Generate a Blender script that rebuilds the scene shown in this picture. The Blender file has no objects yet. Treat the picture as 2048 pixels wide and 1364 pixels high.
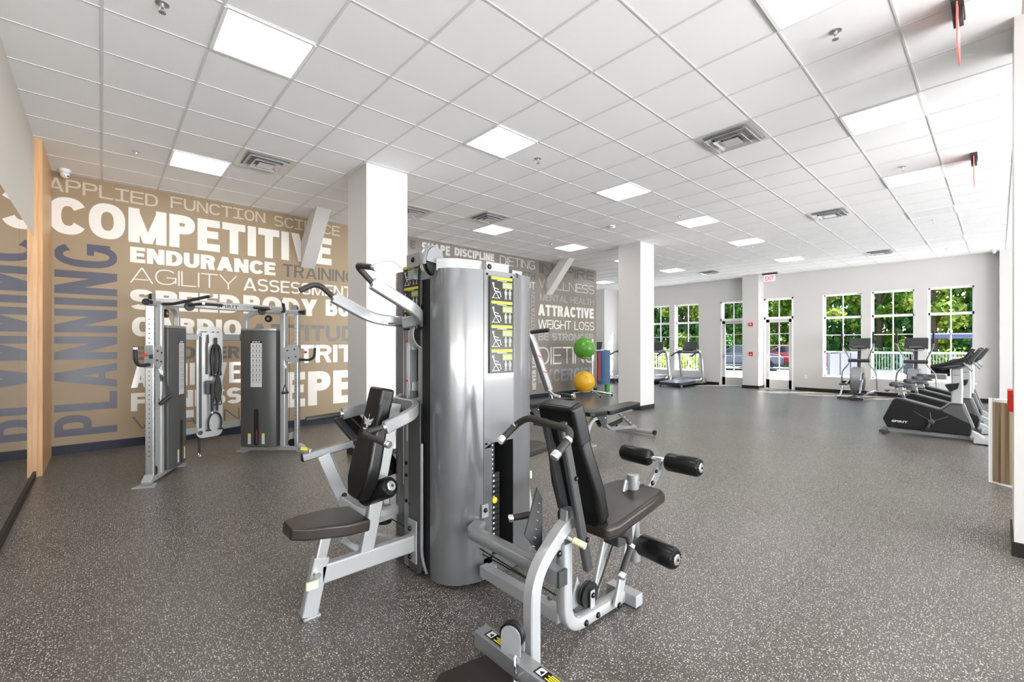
import bpy, bmesh, math, random
from mathutils import Vector as V, Matrix, Euler

random.seed(7)
SC = bpy.context.scene
COL = SC.collection
PI = math.pi
CAM_Z = 1.49
CEIL = 3.788
YW = 8.54        # mural wall
XW = 16.5        # window wall
XM = -0.56       # mirror wall

# ---------------------------------------------------------------- camera
cam_d = bpy.data.cameras.new('camera')
cam_d.sensor_width = 36.0
cam_d.lens = 893.07 / 2048 * 36.0
cam_d.shift_y = 5.8 / 2048
cam_d.clip_start = 0.05
cam_d.clip_end = 300
cam = bpy.data.objects.new('camera', cam_d)
COL.objects.link(cam)
cam.location = (0, 0, CAM_Z)
cam.rotation_euler = (PI / 2, 0, math.radians(47.4447 - 90))
SC.camera = cam

# ---------------------------------------------------------------- view + light
SC.view_settings.view_transform = 'Standard'
SC.view_settings.look = 'None'
SC.view_settings.exposure = 1.28
SC.view_settings.gamma = 1.0
SC.view_settings.use_curve_mapping = False

SUN_DIR = V((0.43, -0.46, 0.78)).normalized()      # towards the sun
world = bpy.data.worlds.new('sky')
SC.world = world
world.use_nodes = True
wn = world.node_tree
for n in list(wn.nodes):
    wn.nodes.remove(n)
sky = wn.nodes.new('ShaderNodeTexSky')
sky.sky_type = 'NISHITA'
sky.sun_disc = False
sky.sun_elevation = math.asin(SUN_DIR.z)
sky.sun_rotation = math.atan2(SUN_DIR.x, SUN_DIR.y)
sky.altitude = 100
bgn = wn.nodes.new('ShaderNodeBackground')
bgn.inputs['Strength'].default_value = 0.28
wo = wn.nodes.new('ShaderNodeOutputWorld')
wn.links.new(sky.outputs[0], bgn.inputs['Color'])
wn.links.new(bgn.outputs[0], wo.inputs[0])

sd = bpy.data.lights.new('sun', 'SUN')
sd.energy = 12.0
sd.angle = 0.009
sd.color = (1.0, 0.96, 0.88)
so = bpy.data.objects.new('sun', sd)
COL.objects.link(so)
so.rotation_euler = SUN_DIR.to_track_quat('Z', 'Y').to_euler()
so.location = (10, -10, 15)

PANEL_E = 7.5        # brightness of the ceiling light panels
FAR_E = 470.0        # added fill lamp further along (W)
FRONT_E = 600.0      # added fill lamp outside the unseen front (W)

def area(name, loc, rot, sx, sy, e, color=(1, 1, 1)):
    d = bpy.data.lights.new(name, 'AREA')
    d.shape = 'RECTANGLE'
    d.size = sx; d.size_y = sy; d.energy = e; d.color = color
    o = bpy.data.objects.new(name, d)
    COL.objects.link(o)
    o.location = loc; o.rotation_euler = rot
    return o

# added fill lamps outside the unseen front openings,
# tilted up to brighten the ceiling
area('fill_front', (2.9, -7.75, 0.95), (math.radians(140), 0, 0), 6.8, 1.7, FRONT_E, (0.97, 0.985, 1.0))
area('fill_far', (11.5, -7.75, 0.95), (math.radians(140), 0, 0), 9.8, 1.7, FAR_E, (0.97, 0.985, 1.0))

# ---------------------------------------------------------------- materials
def mat(name, color, rough=0.5, metal=0.0, spec=0.5, coat=0.0, emit=None, es=0.0, bump=None, var=None, trans=0.0):
    m = bpy.data.materials.new(name)
    m.use_nodes = True
    nt = m.node_tree
    b = nt.nodes['Principled BSDF']
    b.inputs['Base Color'].default_value = (*color, 1)
    b.inputs['Roughness'].default_value = rough
    b.inputs['Metallic'].default_value = metal
    b.inputs['Specular IOR Level'].default_value = spec
    if coat:
        b.inputs['Coat Weight'].default_value = coat
        b.inputs['Coat Roughness'].default_value = 0.06
    if trans:
        b.inputs['Transmission Weight'].default_value = trans
    if emit:
        b.inputs['Emission Color'].default_value = (*emit, 1)
        b.inputs['Emission Strength'].default_value = es
    if var or bump:
        tc = nt.nodes.new('ShaderNodeTexCoord')
        nz = nt.nodes.new('ShaderNodeTexNoise')
        nz.inputs['Scale'].default_value = (var or bump)[0]
        nz.inputs['Detail'].default_value = 4
        nt.links.new(tc.outputs['Object'], nz.inputs['Vector'])
        if var:
            mx = nt.nodes.new('ShaderNodeMix'); mx.data_type = 'RGBA'
            mx.inputs[6].default_value = (*[c * (1 - var[1]) for c in color], 1)
            mx.inputs[7].default_value = (*[min(1, c * (1 + var[1])) for c in color], 1)
            nt.links.new(nz.outputs['Fac'], mx.inputs[0])
            nt.links.new(mx.outputs[2], b.inputs['Base Color'])
        if bump:
            bp = nt.nodes.new('ShaderNodeBump')
            bp.inputs['Strength'].default_value = bump[1]
            bp.inputs['Distance'].default_value = 0.002
            nt.links.new(nz.outputs['Fac'], bp.inputs['Height'])
            nt.links.new(bp.outputs['Normal'], b.inputs['Normal'])
    return m

M = {}
M['wall'] = mat('wall_paint', (0.655, 0.64, 0.625), 0.7, var=(3, 0.015))
M['ceiling'] = mat('ceiling_tile', (0.93, 0.93, 0.93), 0.9, bump=(180, 0.25))
M['grid'] = mat('ceiling_grid', (0.72, 0.72, 0.72), 0.5)
M['beige_wall'] = mat('beige_paint', (0.56, 0.53, 0.485), 0.7)
M['base_dark'] = mat('rubber_baseboard', (0.020, 0.018, 0.016), 0.45, spec=0.3)
M['base_blue'] = mat('navy_baseboard', (0.012, 0.015, 0.030), 0.4, spec=0.25)
M['mirror'] = mat('mirror_glass', (0.80, 0.81, 0.82), 0.01, 1.0)
M['silver'] = mat('silver_paint', (0.27, 0.274, 0.28), 0.32, 0.35, coat=0.3)
M['silver2'] = mat('pale_silver_paint', (0.40, 0.405, 0.41), 0.30, 0.2, coat=0.25)
M['shroud'] = mat('grey_gloss_shroud', (0.135, 0.135, 0.14), 0.2, 0.2, coat=0.5)
M['shroud_dark'] = mat('dark_grey_panel', (0.075, 0.075, 0.074), 0.34, spec=0.45)
M['charcoal'] = mat('charcoal_paint', (0.045, 0.045, 0.047), 0.38, spec=0.4)
M['black'] = mat('black_plastic', (0.010, 0.010, 0.011), 0.4, spec=0.35)
M['gap'] = mat('matt_black', (0.008, 0.008, 0.008), 0.8)
M['vinyl'] = mat('black_vinyl', (0.006, 0.006, 0.006), 0.28, spec=0.28, bump=(90, 0.08))
M['vinyl_brown'] = mat('brown_black_vinyl', (0.026, 0.020, 0.016), 0.30, spec=0.35, bump=(60, 0.08))
M['grip'] = mat('rubber_grip', (0.028, 0.026, 0.024), 0.5, spec=0.35, bump=(200, 0.15))
M['chrome'] = mat('chrome', (0.82, 0.82, 0.83), 0.12, 1.0)
M['steel'] = mat('brushed_steel', (0.60, 0.60, 0.60), 0.3, 0.9)
M['bolt'] = mat('bolt_black', (0.02, 0.02, 0.025), 0.25, 0.5)
M['white'] = mat('white_plastic', (0.80, 0.80, 0.79), 0.4)
M['white_label'] = mat('white_label', (0.62, 0.62, 0.62), 0.5)
M['yellow'] = mat('yellow_plastic', (0.80, 0.66, 0.03), 0.4)
M['yellow_pale'] = mat('worn_yellow', (0.72, 0.69, 0.42), 0.5)
M['label_yellow'] = mat('label_yellow', (0.55, 0.50, 0.02), 0.4)
M['label_green'] = mat('label_olive', (0.20, 0.23, 0.02), 0.4)
M['placard'] = mat('placard_black', (0.008, 0.009, 0.008), 0.25, spec=0.35)
M['red'] = mat('red_plastic', (0.72, 0.03, 0.02), 0.4)
M['red_glow'] = mat('red_sign_light', (0.55, 0.16, 0.14), 0.3, emit=(1.0, 0.2, 0.15), es=0.15)
M['exit_red'] = mat('exit_letters', (0.8, 0.05, 0.05), 0.3, emit=(1.0, 0.1, 0.1), es=0.5)
M['acrylic'] = mat('sign_acrylic', (0.95, 0.85, 0.85), 0.1, emit=(1, 0.8, 0.8), es=0.2)
M['panel'] = mat('light_diffuser', (0.9, 0.9, 0.9), 0.5, emit=(1.0, 0.985, 0.96), es=PANEL_E)
M['panel_off'] = mat('unlit_diffuser', (0.86, 0.86, 0.86), 0.5)
M['vent'] = mat('vent_metal', (0.74, 0.74, 0.74), 0.3, 0.4)
M['duct'] = mat('duct_grey', (0.30, 0.30, 0.30), 0.5)
M['frame_white'] = mat('window_frame_white', (0.90, 0.90, 0.90), 0.35)
M['door_grey'] = mat('door_paint', (0.62, 0.61, 0.60), 0.4)
M['ball_green'] = mat('green_ball_vinyl', (0.10, 0.36, 0.03), 0.3, coat=0.2)
M['ball_yellow'] = mat('yellow_ball_vinyl', (0.85, 0.48, 0.02), 0.35, coat=0.2)
M['mat_blue'] = mat('blue_foam', (0.06, 0.12, 0.24), 0.6)
M['mat_green'] = mat('green_foam', (0.05, 0.30, 0.06), 0.6)
M['mat_red'] = mat('red_foam', (0.28, 0.03, 0.03), 0.6)
M['belt'] = mat('treadmill_belt', (0.16, 0.18, 0.28), 0.3)  # lavender brightness of a reflection put into the belt colour
M['screen'] = mat('console_screen', (0.05, 0.05, 0.055), 0.15)
M['led_red'] = mat('laser_red', (0.9, 0.05, 0.05), 0.3, emit=(1, 0.1, 0.1), es=0.6)
M['deck'] = mat('concrete_deck', (0.34, 0.335, 0.36), 0.8, var=(1.2, 0.1))
M['grass'] = mat('grass', (0.09, 0.17, 0.03), 0.9, var=(2.0, 0.4))
M['asphalt'] = mat('asphalt', (0.11, 0.11, 0.12), 0.8, var=(2.0, 0.15))
M['trunk'] = mat('bark', (0.12, 0.08, 0.05), 0.9, var=(8, 0.3))
M['rail_white'] = mat('railing_white', (0.55, 0.54, 0.52), 0.4)
M['fence_white'] = mat('fence_vinyl', (0.16, 0.156, 0.195), 0.4)
M['car_red'] = mat('red_car_paint', (0.50, 0.02, 0.03), 0.2, coat=0.8)
M['car_blue'] = mat('dark_blue_car_paint', (0.04, 0.06, 0.11), 0.2, coat=0.8)
M['car_white'] = mat('white_car_paint', (0.75, 0.75, 0.75), 0.25, coat=0.5)
M['car_glass'] = mat('car_glass', (0.03, 0.04, 0.05), 0.05)
M['cart_roof'] = mat('cart_roof_blue', (0.07, 0.08, 0.19), 0.4)
M['brick'] = mat('building_siding', (0.62, 0.62, 0.64), 0.7)


def nodes(m):
    nt = m.node_tree
    return nt, nt.nodes['Principled BSDF']

def ramp(nt, p0, c0, p1, c1, interp='LINEAR'):
    r = nt.nodes.new('ShaderNodeValToRGB')
    r.color_ramp.interpolation = interp
    r.color_ramp.elements[0].position = p0; r.color_ramp.elements[0].color = (*c0, 1)
    r.color_ramp.elements[1].position = p1; r.color_ramp.elements[1].color = (*c1, 1)
    return r

# speckled rubber floor
M['floor'] = mat('speckled_rubber_floor', (0.06, 0.055, 0.05), 0.34)
nt, b = nodes(M['floor'])
tc = nt.nodes.new('ShaderNodeTexCoord')
fleck = None
for sc, th, seed in ((78, 0.31, 0), (125, 0.26, 7.3)):
    mp = nt.nodes.new('ShaderNodeMapping'); mp.inputs['Location'].default_value = (seed, seed * 1.7, 0)
    nt.links.new(tc.outputs['Object'], mp.inputs[0])
    vo = nt.nodes.new('ShaderNodeTexVoronoi'); vo.voronoi_dimensions = '2D'
    vo.inputs['Scale'].default_value = sc
    nt.links.new(mp.outputs[0], vo.inputs['Vector'])
    sep = nt.nodes.new('ShaderNodeSeparateColor'); nt.links.new(vo.outputs['Color'], sep.inputs[0])
    ml = nt.nodes.new('ShaderNodeMath'); ml.operation = 'MULTIPLY'; ml.inputs[1].default_value = th
    nt.links.new(sep.outputs[0], ml.inputs[0])
    lt = nt.nodes.new('ShaderNodeMath'); lt.operation = 'LESS_THAN'
    nt.links.new(vo.outputs['Distance'], lt.inputs[0]); nt.links.new(ml.outputs[0], lt.inputs[1])
    gt = nt.nodes.new('ShaderNodeMath'); gt.operation = 'GREATER_THAN'; gt.inputs[1].default_value = 0.30
    nt.links.new(sep.outputs[1], gt.inputs[0])
    a = nt.nodes.new('ShaderNodeMath'); a.operation = 'MULTIPLY'
    nt.links.new(lt.outputs[0], a.inputs[0]); nt.links.new(gt.outputs[0], a.inputs[1])
    if fleck is None:
        fleck = a
    else:
        mxx = nt.nodes.new('ShaderNodeMath'); mxx.operation = 'MAXIMUM'
        nt.links.new(fleck.outputs[0], mxx.inputs[0]); nt.links.new(a.outputs[0], mxx.inputs[1]); fleck = mxx
nz = nt.nodes.new('ShaderNodeTexNoise'); nz.inputs['Scale'].default_value = 0.9; nz.inputs['Detail'].default_value = 5
nt.links.new(tc.outputs['Object'], nz.inputs['Vector'])
r1 = ramp(nt, 0.35, (0.070, 0.060, 0.052), 0.7, (0.096, 0.087, 0.078))
nt.links.new(nz.outputs['Fac'], r1.inputs[0])
# roll seams
bk = nt.nodes.new('ShaderNodeTexBrick')
bk.offset = 0.5
bk.inputs['Scale'].default_value = 1.0
bk.inputs['Mortar Size'].default_value = 0.0022
bk.inputs['Brick Width'].default_value = 3.6
bk.inputs['Row Height'].default_value = 1.22
bk.inputs['Color1'].default_value = (1, 1, 1, 1); bk.inputs['Color2'].default_value = (0.93, 0.93, 0.93, 1)
bk.inputs['Mortar'].default_value = (0.25, 0.25, 0.25, 1)
mp = nt.nodes.new('ShaderNodeMapping'); mp.inputs['Location'].default_value = (0.55, 0.40, 0)
nt.links.new(tc.outputs['Object'], mp.inputs[0]); nt.links.new(mp.outputs[0], bk.inputs['Vector'])
mul = nt.nodes.new('ShaderNodeMix'); mul.data_type = 'RGBA'; mul.blend_type = 'MULTIPLY'; mul.inputs[0].default_value = 1
nt.links.new(r1.outputs[0], mul.inputs[6]); nt.links.new(bk.outputs['Color'], mul.inputs[7])
fm = nt.nodes.new('ShaderNodeMix'); fm.data_type = 'RGBA'
fm.inputs[7].default_value = (0.60, 0.565, 0.52, 1)
nt.links.new(fleck.outputs[0], fm.inputs[0]); nt.links.new(mul.outputs[2], fm.inputs[6])
nt.links.new(fm.outputs[2], b.inputs['Base Color'])

# mural print, glossy wall film
M['mural'] = mat('tan_wall_film', (0.335, 0.245, 0.145), 0.42, var=(1.5, 0.03))
M['mural_reflect'] = mat('wall_film_grey_reflection', (0.215, 0.19, 0.165), 0.30, var=(1.5, 0.03))  # grey of reflected light put into the colour of the right half
M['ink_white'] = mat('white_vinyl_letters', (0.86, 0.83, 0.78), 0.3)
M['ink_light'] = mat('pearl_vinyl_letters', (0.70, 0.69, 0.68), 0.25, 0.3)
M['ink_cream'] = mat('cream_vinyl_letters', (0.62, 0.53, 0.43), 0.3)
M['ink_grey'] = mat('grey_vinyl_letters', (0.125, 0.11, 0.10), 0.3)
M['ink_metal'] = mat('metallic_vinyl_letters', (0.33, 0.335, 0.36), 0.3, 0.4)
M['ink_navy'] = mat('slate_vinyl_letters', (0.085, 0.085, 0.125), 0.34, spec=0.35)

# oak
M['oak'] = mat('honey_oak', (0.62, 0.36, 0.16), 0.4)
nt, b = nodes(M['oak'])
tc = nt.nodes.new('ShaderNodeTexCoord')
mp = nt.nodes.new('ShaderNodeMapping'); mp.inputs['Scale'].default_value = (12, 12, 0.7)
nt.links.new(tc.outputs['Object'], mp.inputs[0])
nz = nt.nodes.new('ShaderNodeTexNoise'); nz.inputs['Scale'].default_value = 3; nz.inputs['Detail'].default_value = 6
nt.links.new(mp.outputs[0], nz.inputs['Vector'])
r1 = ramp(nt, 0.3, (0.56, 0.31, 0.14), 0.7, (0.70, 0.44, 0.22)); nt.links.new(nz.outputs['Fac'], r1.inputs[0])
nt.links.new(r1.outputs[0], b.inputs['Base Color'])
# striped laminate of the reception counter
M['zebra'] = mat('striped_wood_laminate', (0.3, 0.22, 0.14), 0.3)
nt, b = nodes(M['zebra'])
tc = nt.nodes.new('ShaderNodeTexCoord')
mp = nt.nodes.new('ShaderNodeMapping'); mp.inputs['Scale'].default_value = (30, 30, 0.25)
nt.links.new(tc.outputs['Object'], mp.inputs[0])
nz = nt.nodes.new('ShaderNodeTexNoise'); nz.inputs['Scale'].default_value = 1.6; nz.inputs['Detail'].default_value = 3
nt.links.new(mp.outputs[0], nz.inputs['Vector'])
r1 = ramp(nt, 0.38, (0.13, 0.085, 0.05), 0.62, (0.42, 0.32, 0.2)); nt.links.new(nz.outputs['Fac'], r1.inputs[0])
nt.links.new(r1.outputs[0], b.inputs['Base Color'])
# foliage: colour changes from leaf cluster to leaf cluster
def leafmat(name, c0, c1):
    m = mat(name, c0, 0.55)
    nt, b = nodes(m)
    g = nt.nodes.new('ShaderNodeNewGeometry')
    r = ramp(nt, 0.1, c0, 0.9, c1)
    nt.links.new(g.outputs['Random Per Island'], r.inputs[0])
    nt.links.new(r.outputs[0], b.inputs['Base Color'])
    return m
M['leaf'] = leafmat('green_leaves', (0.045, 0.15, 0.012), (0.38, 0.53, 0.06))
M['leaf2'] = leafmat('yellow_green_leaves', (0.10, 0.23, 0.02), (0.62, 0.66, 0.10))
M['leaf3'] = leafmat('dark_leaves', (0.025, 0.11, 0.025), (0.19, 0.38, 0.08))
# window glass: clear, thin
M['glass'] = bpy.data.materials.new('window_glass')
M['glass'].use_nodes = True
nt = M['glass'].node_tree
for n in list(nt.nodes): nt.nodes.remove(n)
o = nt.nodes.new('ShaderNodeOutputMaterial'); t = nt.nodes.new('ShaderNodeBsdfTransparent')
gl = nt.nodes.new('ShaderNodeBsdfGlossy'); gl.inputs['Roughness'].default_value = 0.02
lw = nt.nodes.new('ShaderNodeLayerWeight'); lw.inputs[0].default_value = 0.3
fr = nt.nodes.new('ShaderNodeMath'); fr.operation = 'MULTIPLY'; fr.inputs[1].default_value = 0.12
nt.links.new(lw.outputs['Facing'], fr.inputs[0])
ms = nt.nodes.new('ShaderNodeMixShader')
nt.links.new(fr.outputs[0], ms.inputs[0]); nt.links.new(t.outputs[0], ms.inputs[1]); nt.links.new(gl.outputs[0], ms.inputs[2])
nt.links.new(ms.outputs[0], o.inputs[0])
t.inputs[0].default_value = (0.95, 0.97, 0.96, 1)

# ---------------------------------------------------------------- mesh helpers
def fillet(path, r, n=5):
    """round the corners of a polyline"""
    P = [V(p) for p in path]
    if r <= 0 or len(P) < 3:
        return P
    out = [P[0]]
    for i in range(1, len(P) - 1):
        a, b, c = P[i - 1], P[i], P[i + 1]
        u = (a - b); w = (c - b)
        d = min(r, u.length * 0.49, w.length * 0.49)
        p0 = b + u.normalized() * d; p1 = b + w.normalized() * d
        for k in range(n + 1):
            t = k / n
            out.append(p0 * (1 - t) ** 2 + b * 2 * t * (1 - t) + p1 * t * t)
    out.append(P[-1])
    return out

def rectprof(w, h, c=0.006):
    c = min(c, w * 0.3, h * 0.3)
    a, b = w / 2, h / 2
    return [(-a + c, -b), (a - c, -b), (a, -b + c), (a, b - c), (a - c, b), (-a + c, b), (-a, b - c), (-a, -b + c)]

class MB:
    def __init__(s):
        s.bm = bmesh.new(); s.mi = 0
    def raw(s, verts, faces):
        vs = [s.bm.verts.new(v) for v in verts]
        for f in faces:
            try:
                fc = s.bm.faces.new([vs[i] for i in f]); fc.material_index = s.mi
            except ValueError:
                pass
        return s
    def m(s, i):
        s.mi = i; return s
    def box(s, c, d, rot=None):
        c = V(c); R = rot.to_matrix() if rot is not None else Matrix.Identity(3)
        vs = [c + R @ V((x * d[0] / 2, y * d[1] / 2, z * d[2] / 2)) for x in (-1, 1) for y in (-1, 1) for z in (-1, 1)]
        return s.raw(vs, [(0, 1, 3, 2), (4, 6, 7, 5), (0, 4, 5, 1), (2, 3, 7, 6), (0, 2, 6, 4), (1, 5, 7, 3)])
    def b2(s, a, b):
        return s.box([(a[i] + b[i]) / 2 for i in range(3)], [abs(a[i] - b[i]) for i in range(3)])
    def sweep(s, path, prof, N=None, caps=True, scales=None):
        P = [V(p) for p in path]
        T = []
        for i in range(len(P)):
            if i == 0: t = P[1] - P[0]
            elif i == len(P) - 1: t = P[-1] - P[-2]
            else: t = (P[i] - P[i - 1]).normalized() + (P[i + 1] - P[i]).normalized()
            T.append(t.normalized() if t.length > 1e-9 else V((0, 0, 1)))
        vs = []
        if N is None:
            r = V((0, 0, 1)) if abs(T[0].z) < 0.9 else V((1, 0, 0))
            nn = (r - T[0] * r.dot(T[0])).normalized()
        for i, p in enumerate(P):
            if N is None:
                nn = (nn - T[i] * nn.dot(T[i])).normalized()
                a = nn; b = T[i].cross(nn)
            else:
                a = (V(N) - T[i] * V(N).dot(T[i])).normalized(); b = T[i].cross(a)
            k = 1.0
            if 0 < i < len(P) - 1:
                k = 1.0
            sc = scales[i] if scales else 1.0
            for (x, y) in prof:
                vs.append(p + (a * x + b * y) * sc * k)
        n = len(prof); fs = []
        for i in range(len(P) - 1):
            for j in range(n):
                fs.append((i * n + j, i * n + (j + 1) % n, (i + 1) * n + (j + 1) % n, (i + 1) * n + j))
        if caps:
            fs.append(tuple(range(n))[::-1]); fs.append(tuple((len(P) - 1) * n + j for j in range(n)))
        return s.raw(vs, fs)
    def tube(s, path, r, n=12, fil=0.0, N=None):
        prof = [(r * math.cos(2 * PI * k / n), r * math.sin(2 * PI * k / n)) for k in range(n)]
        return s.sweep(fillet(path, fil), prof, N)
    def bar(s, path, w, h, N, fil=0.0):
        """rectangular tube; w across N-direction, h in the other"""
        return s.sweep(fillet(path, fil, 7), rectprof(w, h), N)
    def cyl(s, p0, p1, r, r2=None, n=20):
        p0, p1 = V(p0), V(p1); r2 = r if r2 is None else r2
        return s.sweep([p0, p1], [(math.cos(2 * PI * k / n), math.sin(2 * PI * k / n)) for k in range(n)], None, True, [r, r2])
    def lathe(s, p0, axis, prof, n=20):
        """prof: list of (distance along axis, radius)"""
        p0 = V(p0); ax = V(axis).normalized()
        return s.sweep_l(p0, ax, prof, n)
    def sweep_l(s, p0, ax, prof, n):
        r = V((0, 0, 1)) if abs(ax.z) < 0.9 else V((1, 0, 0))
        a = (r - ax * r.dot(ax)).normalized(); b = ax.cross(a)
        vs = []; fs = []
        for (d, rr) in prof:
            for k in range(n):
                vs.append(p0 + ax * d + (a * math.cos(2 * PI * k / n) + b * math.sin(2 * PI * k / n)) * max(rr, 1e-4))
        for i in range(len(prof) - 1):
            for k in range(n):
                fs.append((i * n + k, i * n + (k + 1) % n, (i + 1) * n + (k + 1) % n, (i + 1) * n + k))
        fs.append(tuple(range(n))[::-1]); fs.append(tuple((len(prof) - 1) * n + k for k in range(n)))
        return s.raw(vs, fs)
    def prism(s, poly, o, r, u, d0, d1):
        """2-D outline (along r and u from o) extruded along r x u from d0 to d1"""
        o, r, u = V(o), V(r), V(u); nrm = r.cross(u)
        n = len(poly)
        vs = [o + r * x + u * y + nrm * d0 for x, y in poly] + [o + r * x + u * y + nrm * d1 for x, y in poly]
        fs = [tuple(range(n))[::-1], tuple(range(n, 2 * n))]
        for i in range(n):
            fs.append((i, (i + 1) % n, n + (i + 1) % n, n + i))
        return s.raw(vs, fs)
    def sphere(s, c, r, seg=24, sq=(1, 1, 1)):
        c = V(c); vs = []; fs = []; rings = seg // 2
        for i in range(1, rings):
            th = PI * i / rings
            for k in range(seg):
                ph = 2 * PI * k / seg
                vs.append(c + V((math.sin(th) * math.cos(ph) * r * sq[0], math.sin(th) * math.sin(ph) * r * sq[1], math.cos(th) * r * sq[2])))
        top = len(vs); vs.append(c + V((0, 0, r * sq[2]))); vs.append(c - V((0, 0, r * sq[2])))
        for i in range(rings - 2):
            for k in range(seg):
                fs.append((i * seg + k, (i + 1) * seg + k, (i + 1) * seg + (k + 1) % seg, i * seg + (k + 1) % seg))
        for k in range(seg):
            fs.append((top, k, (k + 1) % seg)); fs.append((top + 1, (rings - 2) * seg + (k + 1) % seg, (rings - 2) * seg + k))
        return s.raw(vs, fs)
    def build(s, name, mats, parent=None, bev=0.0, seg=2, ang=38):
        bm = s.bm
        bmesh.ops.recalc_face_normals(bm, faces=bm.faces[:])
        off = V((0, 0, 0)); p = parent
        while p is not None:
            off += p.location; p = p.parent
        if off.length > 0:
            bmesh.ops.translate(bm, verts=bm.verts[:], vec=-off)
        ca = math.radians(ang)
        for f in bm.faces: f.smooth = True
        for e in bm.edges:
            if len(e.link_faces) == 2:
                e.smooth = e.calc_face_angle(0) < ca
            else:
                e.smooth = False
        me = bpy.data.meshes.new(name)
        bm.to_mesh(me); bm.free()
        if not isinstance(mats, (list, tuple)): mats = [mats]
        for x in mats: me.materials.append(M[x] if isinstance(x, str) else x)
        o = bpy.data.objects.new(name, me)
        COL.objects.link(o)
        if parent is not None: o.parent = parent
        if bev:
            md = o.modifiers.new('bevel', 'BEVEL'); md.width = bev; md.segments = seg
            md.limit_method = 'ANGLE'; md.angle_limit = math.radians(40); md.harden_normals = True
        return o

def tag(o, label=None, cat=None, group=None, kind=None):
    if label: o['label'] = label
    if cat: o['category'] = cat
    if group: o['group'] = group
    if kind: o['kind'] = kind
    return o

def thing(name, loc, label, cat, group=None):
    o = bpy.data.objects.new(name, None)
    o.empty_display_size = 0.1
    COL.objects.link(o); o.location = loc
    return tag(o, label, cat, group)

def structure(o):
    o['kind'] = 'structure'; return o

def copy_tree(o, parent=None):
    c = o.copy(); COL.objects.link(c); c.parent = parent
    for ch in list(o.children):
        copy_tree(ch, c)
    return c

def bolt(mb, p, n, r=0.012):
    p = V(p); n = V(n).normalized()
    mb.lathe(p, n, [(0, r * 1.25), (0.003, r * 1.25), (0.003, r), (0.009, r * 0.9), (0.012, r * 0.45)], 12)

def rrect(x0, x1, y0, y1, r, n=4):
    out = []
    for cx, cy, a0 in ((x1 - r, y0 + r, -90), (x1 - r, y1 - r, 0), (x0 + r, y1 - r, 90), (x0 + r, y0 + r, 180)):
        for k in range(n + 1):
            a = math.radians(a0 + 90 * k / n)
            out.append((cx + r * math.cos(a), cy + r * math.sin(a)))
    return out

_txt = {}
def text_verts(word, bold):
    key = (word, bold)
    if key not in _txt:
        cu = bpy.data.curves.new('lettering', 'FONT')
        cu.body = word; cu.size = 1.0; cu.offset = bold
        cu.resolution_u = 4
        to = bpy.data.objects.new('lettering', cu)
        COL.objects.link(to)
        bpy.context.view_layer.update()
        dg = bpy.context.evaluated_depsgraph_get()
        me = bpy.data.meshes.new_from_object(to.evaluated_get(dg))
        vs = [(v.co.x, v.co.y) for v in me.vertices]
        fs = [tuple(p.vertices) for p in me.polygons]
        bpy.data.objects.remove(to); bpy.data.curves.remove(cu); bpy.data.meshes.remove(me)
        _txt[key] = (vs, fs)
    return _txt[key]

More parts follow.
